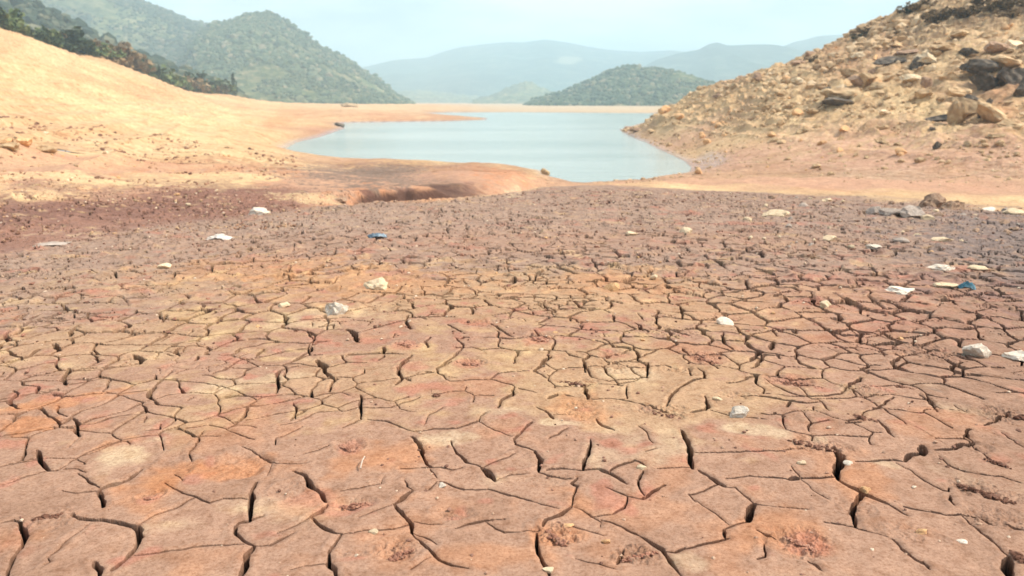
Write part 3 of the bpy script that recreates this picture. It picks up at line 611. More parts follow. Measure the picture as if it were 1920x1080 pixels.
# ------------------------------------------------------------------ far hills
def hill_mat(name, stops, scale, pale=None):
    m, nt, b = new_mat(name)
    co = nt.nodes.new("ShaderNodeTexCoord").outputs["Object"]
    n = noise(nt, scale, 7, .7, co); r = ramp(nt, n.outputs["Fac"], stops)
    n2 = noise(nt, scale*.18, 3, .5, co); r2 = ramp(nt, n2.outputs["Fac"], [(.35,.75),(.65,1.25)])
    c = mul(nt, r.outputs[0], r2.outputs[0])
    at = nt.nodes.new("ShaderNodeAttribute"); at.attribute_name = "albedo"
    mx = nt.nodes.new("ShaderNodeMix"); mx.data_type = 'RGBA'; mx.inputs[7].default_value = (.26,.25,.17,1)
    nt.links.new(at.outputs["Fac"], mx.inputs[0]); nt.links.new(c, mx.inputs[6])
    nt.links.new(mx.outputs[2], b.inputs["Base Color"])
    bm = nt.nodes.new("ShaderNodeBump"); bm.inputs["Distance"].default_value = 1.2/scale*.25; bm.inputs["Strength"].default_value = 1.0
    nt.links.new(n.outputs["Fac"], bm.inputs["Height"]); nt.links.new(bm.outputs[0], b.inputs["Normal"])
    return m
def hill(name, line, dist, thick, mat, seed, rough=1.0, nx=420, ny=130, base=-2, bare=None, tree=0, forest=None):
    """line: skyline in photo pixels; the crest stands at dist metres, the foot dist-thick"""
    px = np.array([q[0] for q in line], float); py = np.array([q[1] for q in line], float)
    az = np.arctan((px-960)/F/(np.cos(TH) + (540-py)/F*np.sin(TH)))
    dx, dy, dz = pix_dir(px, py); el = dz/np.hypot(dx, dy)
    A = np.linspace(az[0], az[-1], nx); E = np.interp(A, az, el)
    k = np.hanning(9); k /= k.sum(); E = np.convolve(np.pad(E, 4, mode='edge'), k, 'valid')
    Hc = H + dist*E - base
    T = np.linspace(-1, 1.0, ny)
    AA, TT = np.meshgrid(A, T)
    HH = np.repeat(Hc[None], ny, 0)
    Rr = dist + np.where(TT < 0, TT*thick, TT*thick*1.2)
    X = Rr*np.sin(AA); Y = Rr*np.cos(AA)
    prof = np.where(TT < 0, (1-np.abs(TT)**1.15), np.cos(TT*np.pi/2)**1.0)
    L = thick*.45
    gul = fbm(X/L, Y/L, 4, seed)
    ridg = 1-np.abs(fbm(X/L*1.3, Y/L*1.3, 3, seed+3))*2
    Z = base + np.maximum(HH, 0)*np.clip(prof, 0, 1)*(1 + (.42*gul + .30*(ridg-.6))*(1-prof)**.8*rough)
    if tree:
        c = tree
        Z = Z + c*.55*np.maximum(fbm(X/c, Y/c, 2, seed+9), -.1)*(HH > 3)
    Z = np.where(prof <= .001, base-3, Z)
    mask = np.zeros(X.shape+(3,))
    if bare:
        for bx, by_, rx, ry in bare:
            a0 = math.atan((bx-960)/F*math.cos(TH)); ee = math.tan(-float(down(by_)))
            elv = (Z-H)/Rr
            q = np.hypot((AA-a0)/(rx/F), (elv-ee)/(ry/F)) + .5*fbm(X/25, Y/25, 3, 5)
            mask += (sstep(1.2, .7, q)*(TT < 0))[..., None]
    me = grid_mesh(name, X[::-1], Y[::-1], Z[::-1], np.clip(mask, 0, 1)[::-1], smooth=True)
    if forest:
        n, smin, smax, fm, fl = forest; g = np.random.default_rng(seed)
        f = (TT > -.97) & (TT < .12) & (np.abs((AA)) < R(36)) & (Z > base+1)
        ii = np.nonzero(f.ravel())[0]; w = (1-TT.ravel()[ii]*0) * (fbm(X/40, Y/40, 3, seed+20).ravel()[ii] >  -.15)
        k = g.choice(ii, n, p=w/w.sum()); jx = g.normal(size=n)*1.5; sz = (smin+(smax-smin)*g.random(n)**3)*(.75+.8*sstep(-.25, .3, fbm(X.ravel()[k]/30, Y.ravel()[k]/30, 3, seed+31)))
        base_ = [rock_verts(7000+q, 1, 2, 1, 1, .85, .13) for q in range(8)]; nv = len(base_[0][0])
        V = np.empty((n, nv, 3)); Fc = np.empty((n, len(base_[0][1]), 3), np.int64); b_ = g.integers(0, 8, n)
        for q in range(n):
            V[q] = base_[b_[q]][0]*sz[q]*np.array([1, 1, .95]); V[q, :, 0] += X.ravel()[k[q]]+jx[q]; V[q, :, 1] += Y.ravel()[k[q]]; V[q, :, 2] += Z.ravel()[k[q]]+sz[q]*.3; Fc[q] = base_[b_[q]][1]+q*nv
        fo = tri_mesh("forest", V.reshape(-1, 3), Fc.reshape(-1, 3)); fo.materials.append(fm); tag(link("forest", fo), fl, "forest", kind='stuff')
    return tag(link(name, me, mat), kind='structure')
# ------------------------------------------------------------------ rocks
def ico(sub):
    import bmesh
    bm = bmesh.new(); bmesh.ops.create_icosphere(bm, subdivisions=sub, radius=1)
    V = np.array([v.co[:] for v in bm.verts]); Fc = np.array([[v.index for v in f.verts] for f in bm.faces]); bm.free()
    return V, Fc
ICO = {s: ico(s) for s in (1, 2, 3)}
def rock_verts(seed, sub=2, cuts=10, sx=1, sy=1, sz=.6, lump=.08):
    g = np.random.default_rng(seed); V, Fc = ICO[sub]; V = V.copy()
    for _ in range(cuts):
        n = g.normal(size=3); n /= np.linalg.norm(n); d = g.uniform(.45, .85)
        s = V@n; k = s > d; V[k] -= (s[k]-d)[:, None]*n
    V *= 1 + lump*g.normal(size=(len(V), 1))
    V *= np.array([sx, sy, sz])
    return V, Fc
ROCKM = {}
def rock_mesh(name, mat, seed, **kw):
    key = (name, mat.name, seed, tuple(sorted(kw.items())))
    if key not in ROCKM:
        V, Fc = rock_verts(seed, **kw); me = tri_mesh(name, V, Fc); me.materials.append(mat); ROCKM[key] = me
    return ROCKM[key]
O1 = 'zeroth first second third fourth fifth sixth seventh eighth ninth tenth eleventh twelfth thirteenth fourteenth fifteenth sixteenth seventeenth eighteenth nineteenth'.split()
def ordw(n):
    return O1[n] if n < 20 else ('twentieth', 'thirtieth', 'fortieth', 'fiftieth')[n//10-2] if n % 10 == 0 else ('twenty', 'thirty', 'forty', 'fifty')[n//10-2]+'-'+O1[n % 10]
NR = [0]
M_FOR1 = leaf_mat("hill_foliage", [(0,(.035,.055,.025)),(.6,(.075,.095,.045)),(.9,(.13,.135,.07)),(1,(.22,.18,.11))])
M_FOR0 = leaf_mat("dark_hill_foliage", [(0,(.015,.028,.018)),(.7,(.045,.06,.035)),(1,(.13,.12,.07))])
MH1 = hill_mat("wooded_hillside", [(.34,(.04,.06,.025)),(.47,(.09,.11,.04)),(.57,(.19,.18,.08)),(.68,(.36,.27,.16))], .09)
MH0 = hill_mat("dark_wooded_hillside", [(.3,(.018,.03,.018)),(.5,(.04,.055,.03)),(.75,(.10,.11,.06))], .25)
MH3 = hill_mat("distant_mountainside", [(.36,(.015,.04,.03)),(.5,(.035,.07,.05)),(.64,(.13,.14,.10))], .03)
hill("hill", [(-500,-60),(-250,-50),(-60,-30),(0,-8),(60,6),(110,35),(150,62),(190,88),(240,108),(300,128),(360,148),(430,178),(470,200)], 330, 80, MH0, 11, tree=5, nx=520, forest=(2500, 1.2, 2.8, M_FOR0, "dark trees covering the near left hill"))
hill("hill", [(-900,-60),(-500,-60),(-200,-60),(60,-45),(180,-22),(250,0),(300,17),(345,36),(382,48),(430,60),(520,110),(620,196)], 900, 330, MH1, 23, tree=5, nx=640, ny=170, forest=(11000, .8, 2.7, M_FOR1, "scrubby trees covering the tall hill at far left"))
hill("hill", [(300,196),(340,110),(370,64),(400,47),(430,40),(468,28),(505,25),(522,33),(545,50),(600,84),(650,113),(685,138),(710,155),(740,180),(775,197)], 700, 230, MH1, 37, tree=4, nx=520, ny=170, forest=(12000, .6, 2.1, M_FOR1, "scrubby trees covering the peaked hill left of the lake"))
hill("hill", [(980,199),(1010,190),(1040,180),(1070,169),(1100,155),(1125,142),(1150,132),(1175,127),(1205,129),(1240,131),(1270,137),(1300,145),(1340,157),(1400,172),(1500,198)], 560, 120, MH1, 51, tree=4, nx=520, forest=(8000, .5, 1.6, M_FOR1, "green trees covering the low hill behind the lake"))
hill("hill", [(860,199),(900,186),(925,180),(950,166),(985,154),(1005,160),(1030,172),(1070,184),(1120,198)], 1100, 200, MH1, 63, tree=9)
hill("hill", [(640,196),(700,182),(760,170),(820,172),(880,178),(950,190),(1000,198)], 1500, 300, MH1, 69, tree=9)
hill("mountains", [(560,150),(640,134),(690,124),(740,112),(800,108),(830,97),(860,89),(905,83),(950,79),(985,79),(1020,74),(1060,79),(1100,87),(1140,93),(1200,97),(1260,94),(1310,100),(1400,120),(1500,190)],
     2200, 800, MH3, 77, bare=[(1063,113,24,7)], nx=520, ny=160)
hill("mountains", [(1120,190),(1180,140),(1230,112),(1270,100),(1310,93),(1330,82),(1345,79),(1365,85),(1410,83),(1450,83),(1490,90),(1560,110),(1700,160),(1800,190)], 1500, 420, MH3, 83, nx=420, ny=140)
hill("mountains", [(1300,170),(1400,120),(1450,94),(1490,78),(1510,74),(1535,67),(1570,65),(1620,62),(1700,58),(1850,56),(2100,50),(2500,60)], 1900, 500, MH3, 91)

def stone(px, py, w, h, mat, label, name="stone", cat="stone", group=None, rot=None, sub=2, cuts=10, sink=.32, lean=0, seed=None, dfac=.8):
    """w,h: width and height in photo pixels, foot at py"""
    NR[0] += 1
    v = hit(px, py); sw = metres(v, w)/2*1.15; sh = metres(v, h)/2*1.15
    me = rock_mesh(name, mat, seed or (100+NR[0]), sz=1.0, sub=sub, cuts=cuts)
    o = link(name, me, None, None, (v.x, v.y, v.z + sh*(1-sink*2)*.8), (lean*.3, lean, (rot if rot is not None else random.uniform(-.5, .5))))
    o.scale = (sw, sw*dfac, sh)
    return tag(o, label, cat, group)

S = [
 (628,586,44,34,M_WHITE,"bright white angular stone left of centre on the dry mud"),
 (712,540,54,26,M_CREAMS,"low yellowish stone lying on orange mud behind the white stone"),
 (531,576,22,14,M_CREAMS,"small cream stone just left of the bright white stone"),
 (1288,439,25,23,M_CREAMS,"round cream stone alone on the grey mud near the lake"),
 (1147,543,34,22,M_ORST,"orange crusted stone in the middle of the mud flat"),
 (1362,608,38,20,M_WHITE,"flat white stone on the right half of the mud, beside a short crack"),
 (1386,781,42,26,M_WHITE,"white chalky stone nearest the camera, above the cream streak"),
 (1830,667,50,42,M_WHITE,"largest pale rock, near the right edge of the mud"),
 (1908,674,50,24,M_WHITE,"pale flat rock cut by the right edge of the photo"),
 (1688,549,52,16,M_WHITE,"low white slab left of the blue plastic"),
 (1765,505,44,14,M_WHITE,"thin white slab above the blue plastic"),
 (1832,505,34,12,M_CREAMS,"yellowish slab on dark mud, right of the thin white slab"),
 (1772,537,40,13,M_CREAMS,"pinkish cream stone touching the blue plastic"),
 (307,501,34,14,M_CREAMS,"small pale stone on the left of the mud flat"),
 (482,403,48,18,M_WHITE,"white block at the edge of the red damp bank"),
 (1767,452,36,16,M_CREAMS,"cream slab in front of the grey rock pile at right"),
 (1712,408,46,32,M_GREYST,"pale grey pointed rock in the rock pile at right"),
 (1742,388,52,34,M_BRST,"brown boulder on top of the rock pile at right"),
 (1784,392,44,30,M_BRST,"reddish boulder at the right end of the rock pile"),
 (1672,404,50,22,M_GREYST,"grey flat rock left of the pointed rock in the pile"),
 (1640,400,30,24,M_GREYST,"small grey upright rock at left of the rock pile"),
 (1735,413,28,14,M_CREAMS,"small cream rock at the foot of the pointed grey rock"),
 (1460,405,54,18,M_CREAMS,"broad low tan stone near the shore, right of centre"),
 (1226,522,16,11,M_CREAMS,"tiny pale stone right of the orange crusted stone"),
 (1545,574,26,14,M_CREAMS,"pinkish stone between cracks on the right of the mud"),
 (1182,440,26,12,M_CREAMS,"small stone left of the round cream stone"),
 (1556,450,24,13,M_CREAMS,"pinkish stone midway between round stone and rock pile"),
 (1550,378,22,10,M_CREAMS,"cream stone on the boundary of sand and grey mud"),
 (1640,465,30,10,M_WHITE,"thin pale stone below the rock pile on grey mud"),
 (1690,455,30,14,M_GREYST,"grey brown stone left of the cream slab"),
 (1855,395,26,12,M_WHITE,"pale stone right of the rock pile by the bank"),
 (1900,400,36,14,M_CREAMS,"yellowish stone at the right edge by the bank"),
 (1202,880,18,14,M_CREAMS,"cream pebble on the mud by a branching crack"),
 (1588,872,24,12,M_WHITE,"white flake beside the widest crack at right"),
 (1503,872,20,12,M_CREAMS,"small tan pebble left of the widest crack"),
 (830,912,20,10,M_WHITE,"pale flake lying on a thin crack in the foreground"),
 (700,1003,18,9,M_CREAMS,"tan pebble on a thin crack low in the foreground"),
 (1065,990,22,11,M_ORST,"pinkish pebble above the crumbled clod in the foreground"),
 (1135,1022,18,10,M_ORST,"pinkish pebble right of the crumbled clod"),
 (1030,1074,26,10,M_CREAMS,"pale pebble at the bottom edge on a wide crack"),
 (1725,1000,22,12,M_ORST,"orange pebble in the lower right foreground"),
 (1805,1018,18,10,M_WHITE,"tiny white pebble near the lower right corner"),
 (1620,922,26,14,M_ORST,"orange crumb of clay right of the widest crack"),
 (1345,750,18,9,M_CREAMS,"tan pebble left of the white chalky stone"),
]
for px, py, w, h, m, lb in S: stone(px, py, w, h, m, lb, sub=2 if w < 40 else 3)
# boulders and outcrops of the right hillside
for a in [
 (1835,142,66,36,M_DARKR,"dark boulder with a pale top, upper left of the outcrop",.1),
 (1846,166,60,36,M_DARKR,"large dark slanting slab in the middle of the outcrop",.5),
 (1896,160,62,44,M_DARKR,"dark slab leaning right at the edge of the outcrop",.6),
 (1880,130,64,30,M_SANDR,"sandy block on top of the dark outcrop",.2),
 (1915,190,34,60,M_DARKR,"black rock cut by the right edge on the hillside",.2),
 (1815,215,66,44,M_SANDR,"bright sandy boulder below the dark outcrop",.3),
 (1796,232,40,50,M_SANDR,"upright pale rock left of the bright sandy boulder",-.2),
 (1855,225,70,40,M_SANDR,"sandy rock with a dark cleft below the outcrop",.5),
 (1765,226,58,14,M_DARKR,"low dark shade piece left of the upright pale rock",0),  # dark piece added to stand for the shaded hollow here
 (1845,216,16,36,M_DARKR,"thin dark wedge between two sandy boulders",.5),
 (1818,198,34,20,M_DARKR,"small dark rock above the bright sandy boulder",.2),
 (1572,190,70,32,M_SANDR,"pale boulder with an undercut base alone on the slope",0),
 (1566,198,60,14,M_DARKR,"dark shade piece under the lone pale boulder",.1),  # added as the shade beneath and left of the boulder
 (1552,175,20,14,M_DARKR,"small dark rock at the left shoulder of the pale boulder",.1),
 (1660,122,50,16,M_DARKR,"long dark rock high on the slope",-.1),
 (1690,117,44,14,M_DARKR,"flat dark rock beside the long dark rock",0),
 (1718,128,28,26,M_DARKR,"rounded dark rock at the right end of the ledge",.2),
 (1700,104,60,12,M_BRST,"thin brown rock above the dark ledge",0),
 (1634,140,16,16,M_BRST,"small brown rock below the long dark rock",0),
 (1737,165,24,26,M_BRST,"olive brown stone standing alone left of the outcrop",.2),
 (1608,160,34,24,M_BRST,"brown stone in the pale patch of the slope",.6),
 (1628,158,50,26,M_SANDR,"pale block in the bright patch of the slope",.3),
 (1730,186,36,24,M_SANDR,"cream block on the slope below the olive stone",.2),
 (1748,248,14,12,M_DARKR,"small black stone under the low dark shade piece",0),
 (1756,278,16,16,M_DARKR,"small black stone low on the slope",0),
 (1520,108,26,18,M_BRST,"rounded brown rock on the skyline of the slope",0),
 (1498,122,28,14,M_BRST,"low brown rock on the skyline left of the rounded one",0),
 (1420,150,20,16,M_BRST,"small rock on the lower skyline of the slope",0),
 (1770,96,50,18,M_SANDR,"sandy stone high above the outcrop",.2),
 (1820,105,40,16,M_DARKR,"dark stone at the top of the outcrop",.1),
 (1865,98,50,20,M_BRST,"brown stone on the upper right slope",.1),
 (1345,185,22,12,M_BRST,"grey brown rock on the low ridge above the far shore",0),
 (1195,246,30,9,M_BRST,"flat dark rock at the tip of the point in the water",0),
 (1178,243,24,7,M_BRST,"low rock at the waterline left of the point",0),
 (1222,250,16,10,M_SANDR,"sandy rock on the point above the water",0)]:
    px, py, w, h, m, lb, ln = a
    stone(px, py, w, h, m, lb, name="boulder", cat="boulder", sub=3, cuts=12, lean=ln, dfac=.9, sink=.18)
for i, (px, py, w, h, ln) in enumerate([(1600,142,46,22,.3),(1648,170,34,20,0),(1705,152,44,20,.2),(1780,150,40,26,.3),(1800,182,44,22,.2),(1740,118,52,20,.2),(1800,68,44,18,.1),(1850,72,50,20,0),(1900,92,46,24,.2),
        (1680,88,36,14,.1),(1560,130,34,16,.1),(1500,158,36,16,.2),(1470,180,40,14,.1),(1530,210,34,14,0),(1660,215,30,12,0),(1900,240,50,24,.2),(1870,262,36,16,0),(1610,108,30,14,0),(1765,88,34,14,.1),(1440,205,30,12,0)]):
    stone(px, py, w, h, [M_SANDR, M_SANDR, M_CREAMS][i % 3], ordw(i+1)+" of the broken sandy blocks bedded in the right hillside", name="boulder", cat="boulder", group="sandy blocks on the right hillside", sub=3, cuts=13, lean=ln, dfac=.9, sink=.3)
# left bank rocks
for a in [(18,280,40,22,M_SANDR,"sandy rock at the left edge of the bank"),(45,272,34,22,M_ORST,"orange brown rock in the small outcrop of the left bank"),
          (88,285,34,16,M_SANDR,"right rock of the small outcrop on the left bank"),(12,268,26,12,M_ORST,"orange stone behind the sandy rock at left edge"),
          (636,237,18,10,M_DARKR,"dark rock on the point at the left shore of the lake"),(1022,327,16,16,M_SANDR,"upright clay lump at the tip of the spit"),
          (655,200,30,10,M_SANDR,"sandy mound on the far left shore"),
          (640,377,26,8,M_BRST,"dark clay lump at the left end of the cut bank")]:
    px, py, w, h, m, lb = a; stone(px, py, w, h, m, lb, name="boulder", cat="boulder", sub=3, cuts=9, sink=.2)

# dark crumbled clods on the cracks: each a heap of crumbs
def clod(x0, y0, x1, y1, w, mat, label, n=26, seed=1):
    g = np.random.default_rng(seed); a = hit(x0, y0); b = hit(x1, y1); c = (a+b)/2; wm = metres(c, w); n = max(n, int((a-b).length/wm*9))
    VV = []; FF = []; off = 0
    for i in range(n):
        t = g.random(); q = a.lerp(b, t); s = wm*g.uniform(.16, .42)*(1.1-.5*abs(t-.5)*2)
        V, Fc = rock_verts(seed*100+i, 1 if s < .006 else 2, 7, 1, g.uniform(.6, 1), g.uniform(.5, .8), .1)
        an = g.uniform(0, 6.3); ca, sa = math.cos(an), math.sin(an)
        V = np.stack([V[:,0]*ca-V[:,1]*sa, V[:,0]*sa+V[:,1]*ca, V[:,2]], 1)*s
        V += np.array([q.x-c.x+g.normal()*wm*.20, q.y-c.y+g.normal()*wm*.30, (q.z-c.z)+s*.25])
        VV.append(V); FF.append(Fc+off); off += len(V)
    me = tri_mesh("mud_clod", np.concatenate(VV), np.concatenate(FF)); me.materials.append(mat)
    return tag(link("mud_clod", me, None, None, c), label, "mud clod")
CL = [(1795,912,1905,950,22,M_CLOD,"long dark crumbled clod at the right edge of the foreground"),
 (1850,864,1895,880,16,M_CLOD,"short black clod above the long dark one at right"),
 (1478,828,1562,848,16,M_CLOD,"dark crumbled ridge leading into the widest crack"),
 (1590,780,1645,792,16,M_CLOD,"dark clod astride a crack right of the white chalky stone"),
 (1222,775,1278,790,14,M_CLOD,"brown crumbled clod near the centre right"),
 (1045,718,1100,724,12,M_CLOD,"low brown clod along a crack behind the centre"),
 (866,682,904,688,12,M_RCLOD,"red brown clod in a print, centre of the mud"),
 (995,636,1030,642,13,M_RCLOD,"reddish clod beyond the centre, right of the thin cracks"),
 (745,645,775,650,11,M_RCLOD,"small red clod left of the centre cracks"),
 (1020,1000,1064,1028,18,M_RCLOD,"crumbled reddish clod at the foot of the centre crack"),
 (1165,1058,1232,1042,13,M_RCLOD,"crumbled pinkish clod at the bottom, right of centre"),
 (68,975,112,970,18,M_CLOD,"black crumbs beside a crack at lower left"),
 (122,744,142,748,9,M_CLOD,"small dark clod at left, in red mud"),
 (1455,715,1540,728,10,M_CLOD,"thin brown clod line on the right half"),
 (1660,725,1720,732,11,M_CLOD,"dark clod line far right above the crack net"),
 (1900,780,1930,790,22,M_CLOD,"black clod cut by the right edge"),
 (812,742,824,744,9,M_CLOD,"single black lump on pale mud, centre"),
 (1900,1040,1925,1060,26,M_CLOD,"dark clods in the lower right corner"),
 (1290,668,1350,684,10,M_RCLOD,"reddish crumb line beside a crack, right of centre"),
 (730,1052,770,1040,16,M_RCLOD,"red crumbs in a footprint at the bottom"),
 (640,955,700,950,14,M_RCLOD,"red crumbs in a footprint left of centre"),
 (1470,1008,1536,1036,14,M_RCLOD,"red crumbs in the large footprint at lower right"),
 (640,838,670,850,12,M_RCLOD,"brown crumbs above the thin twig"),
 (270,936,300,940,9,M_RCLOD,"red crumbs in the small footprint at left")]
for i, a in enumerate(CL): clod(*a, seed=31+i)

# ------------------------------------------------------------------ litter and twig
def sheet(name, px, py, w, h, mat, label, cat, seed, thick=.004):
    v = hit(px, py); g = np.random.default_rng(seed); wm = metres(v, w)*.8; dm = wm*.6; hm = metres(v, h)*.8
    u = np.linspace(-1, 1, 34); U, T = np.meshgrid(u, u)
    q = np.hypot(U, T); X = U*wm/2*(1+.25*fbm(U*2, T*2+seed, 2, seed)); Y = T*dm/2*(1+.3*fbm(U*2+5, T*2, 2, seed+1))
    Z = hm*(.35+.9*np.abs(fbm(U*1.6, T*1.6, 4, seed+2)))*np.clip(1.1-q**3*.6, .05, 1)
    me = grid_mesh(name, X, Y, Z); me.materials.append(mat)
    o = link(name, me, None, None, v, (0, 0, g.uniform(-.4, .4)))
    sm = o.modifiers.new("thickness", 'SOLIDIFY'); sm.thickness = thick
    return tag(o, label, cat)
sheet("plastic_bag", 1812, 541, 36, 26, M_BLUE, "crumpled blue plastic bag on the dark mud at right", "litter", 3)
sheet("plastic_bag", 708, 444, 42, 15, M_SLATE, "crumpled slate grey plastic on the mud near the lake", "litter", 5)
sheet("plastic_bag", 412, 448, 56, 15, M_WPL, "crumpled white plastic sheet on the left of the mud", "litter", 8)
sheet("plastic_bag", 95, 458, 70, 6, M_GREYST, "thin flattened muddy plastic by the left bank", "litter", 9)
def twig(pts, rad, label):
    c = bpy.data.curves.new("twig", 'CURVE'); c.dimensions = '3D'; c.bevel_depth = 1; c.bevel_resolution = 2
    a = hit(*pts[0]); s = c.splines.new('POLY'); s.points.add(len(pts)-1)
    for i, q in enumerate(pts):
        v = hit(*q)-a; s.points[i].co = (v.x, v.y, v.z+.012+.02*math.sin(i/(len(pts)-1)*3.1), 1); s.points[i].radius = rad*(1-.5*i/len(pts))
    o = bpy.data.objects.new("tmp", c); COL.objects.link(o); dg = bpy.context.evaluated_depsgraph_get()
    me = bpy.data.meshes.new_from_object(o.evaluated_get(dg)); bpy.data.objects.remove(o)
    me.materials.clear(); me.materials.append(M_TWIG)
    return tag(link("twig", me, None, None, a), label, "twig")
twig([(676,886),(680,878),(684,870),(686,864)], .0035, "short pale twig standing in orange mud left of centre")

# ------------------------------------------------------------------ scattered stones: countable ones, and rubble
def scatter_stones(n, box, wr, mats, label, name, cat, group, seed, hr=(.5, .8)):
    g = random.Random(seed); bank = [rock_mesh(name, m, 900+seed*10+j, sz=1.0, sub=1 if wr[1] < 12 else 2, cuts=8) for m in mats for j in range(4)]
    for i in range(n):
        while True:
            px = g.uniform(box[0], box[2]); py = g.uniform(box[1], box[3])
            v = hit(px, py)
            if box[4](px, py, v): break
        w = wr[0] + (wr[1]-wr[0])*g.random()**2.5
        s = metres(v, w)/2
        o = link(name, g.choice(bank), None, None, (v.x, v.y, v.z+s*.2), (g.uniform(-.3,.3), g.uniform(-.3,.3), g.uniform(0, 6.3)))
        o.scale = (s, s*g.uniform(.7, 1), s*g.uniform(*hr)); tag(o, label, cat, group)
onhill = lambda px, py, v: v.y > 26 and v.length < 100 and lake_sd(np.array([v.x]), np.array([v.y]))[0] > .5
scatter_stones(210, (1200, 20, 1915, 330, onhill), (7, 26), [M_SANDR, M_SANDR, M_SANDR, M_ORST], "small weathered stone lying on the stony right hillside", "stone", "stone", "small stones on the right hillside", 2)
onleft = lambda px, py, v: v.length > 13 and v.length < 60 and lake_sd(np.array([v.x]), np.array([v.y]))[0] > .5
scatter_stones(60, (5, 250, 520, 412, onleft), (5, 13), [M_SANDR, M_ORST, M_CREAMS], "small stone on the orange soil of the left bank", "stone", "stone", "small stones on the left bank", 3)
onmud = lambda px, py, v: v.length < 17
scatter_stones(150, (10, 400, 1915, 640, onmud), (5, 14), [M_RCLOD, M_CLOD, M_RCLOD, M_ORST], "small reddish lump of dry clay on the middle of the mud flat", "clay_lump", "clay lump", "small clay lumps on the mud flat", 4, (.4, .7))
scatter_stones(60, (1400, 365, 1915, 470, onmud), (8, 22), [M_GREYST, M_BRST, M_CREAMS], "small grey brown stone around the rock pile at right", "stone", "stone", "small stones around the rock pile", 5)
def rubble(name, n, sampler, smin, smax, mat, seed, label, cat):
    g = np.random.default_rng(seed); x, y, s = sampler(g, n); z = terrain(x, y)
    base = [rock_verts(5000+seed*20+i, 1, 6, 1, .85, .7, .08) for i in range(12)]
    nv = len(base[0][0]); V = np.empty((len(x), nv, 3)); Fc = np.empty((len(x), len(base[0][1]), 3), np.int64)
    an = g.uniform(0, 6.28, len(x)); sz = s
    bi = g.integers(0, 12, len(x))
    for i in range(len(x)):
        b = base[bi[i]][0]; c_, s_ = math.cos(an[i]), math.sin(an[i])
        V[i, :, 0] = (b[:,0]*c_-b[:,1]*s_)*sz[i]+x[i]; V[i, :, 1] = (b[:,0]*s_+b[:,1]*c_)*sz[i]+y[i]; V[i, :, 2] = b[:,2]*sz[i]+z[i]+sz[i]*.15
        Fc[i] = base[bi[i]][1]+i*nv
    me = tri_mesh(name, V.reshape(-1, 3), Fc.reshape(-1, 3)); me.materials.append(mat)
    return tag(link(name, me), label, cat, kind='stuff')
def rub_mat(name, stops):
    m, nt, b = new_mat(name); g = nt.nodes.new("ShaderNodeNewGeometry"); r = ramp(nt, g.outputs["Random Per Island"], stops)
    nt.links.new(r.outputs[0], b.inputs["Base Color"]); return m
M_RUB = rub_mat("hill_rubble", [(0,(.28,.18,.10)),(.3,(.42,.28,.155)),(.7,(.52,.36,.21)),(1,(.64,.48,.30))])
M_RUBL = rub_mat("mud_crumb", [(0,(.12,.06,.04)),(.5,(.30,.16,.11)),(.8,(.46,.30,.20)),(1,(.66,.52,.38))])
M_RUBD = rub_mat("bank_rubble", [(0,(.12,.06,.04)),(.4,(.27,.14,.09)),(.8,(.42,.25,.14)),(1,(.60,.42,.24))])
def samp_right(g, n):
    az = R(5)+g.random(n)*R(32); r = 24+g.random(n)**.8*64; x, y = r*np.sin(az), r*np.cos(az)
    z = terrain(x, y); k = (lake_sd(x, y) > .2) & (fbm(x/3, y/3, 2, 71) > -.25)
    s = (.05+.24*g.random(n)**5)*(r/45)*(.55+.75*sstep(-.5, 3, z))*(.7+.8*sstep(-.1, .4, fbm(x/5, y/5, 3, 75)))
    return x[k], y[k], s[k]
rubble("rubble", 16000, samp_right, 0, 0, M_RUB, 1, "fine stony rubble covering the right hillside", "rubble")
def samp_left(g, n):
    az = R(-37)+g.random(n)*R(22); r = 11.5+g.random(n)**1.6*30; x, y = r*np.sin(az), r*np.cos(az)
    k = (lake_sd(x, y) > .2) & (fbm(x/2, y/2, 2, 72) > -.1)
    s = (.010+.04*g.random(n)**3)*(r/16)
    return x[k], y[k], s[k]
rubble("rubble", 4500, samp_left, 0, 0, M_RUBD, 2, "loose red and orange crumbs along the left bank", "rubble")
def samp_mud(g, n):
    az = R(-38)+g.random(n)*R(76); r = 2.2+g.random(n)**.7*15; x, y = r*np.sin(az), r*np.cos(az)
    k = (fbm(x/.8, y/.8, 3, 73) + np.abs(r-6)*.02 > -.06)
    s = (.0018+.013*g.random(n)**5)*(.5+r/8)
    return x[k], y[k], s[k]
rubble("crumbs", 15000, samp_mud, 0, 0, M_RUBL, 3, "fine crumbs of dried clay strewn over the mud flat", "crumbs")

# ------------------------------------------------------------------ shrubs and trees
def crown_mesh(name, seed, mat, n=420, sx=1, sy=1, sz=.8, leaf=.12, tall=False):
    g = np.random.default_rng(seed); nb = 9
    c = g.normal(size=(nb, 3))*np.array([.42, .42, .26]) + np.array([0, 0, .55]); rad = g.uniform(.22, .45, nb)
    if tall: c = np.stack([g.normal(size=nb)*.08, g.normal(size=nb)*.08, np.linspace(.15, 1.0, nb)], 1); rad = np.linspace(.30, .10, nb)
    V = []; Fc = []
    for i in range(n):
        b = g.integers(nb); d = g.normal(size=3); d /= np.linalg.norm(d); q = c[b]+d*rad[b]*g.uniform(.55, 1.08)
        if q[2] < .02: q[2] = .02+g.random()*.1
        a = g.normal(size=3); a /= np.linalg.norm(a); e = np.cross(a, d); e /= np.linalg.norm(e)+1e-6; f = np.cross(e, a); s = leaf*g.uniform(.5, 1.2)
        k = len(V); V += [q-e*s-f*s*.6, q+e*s-f*s*.5, q+e*s*.7+f*s*.7, q-e*s*.6+f*s*.6]; Fc.append([k, k+1, k+2, k+3])
    V = np.array(V)*np.array([sx, sy, sz]); me = tri_mesh(name, V, np.array(Fc)); me.materials.append(mat); return me
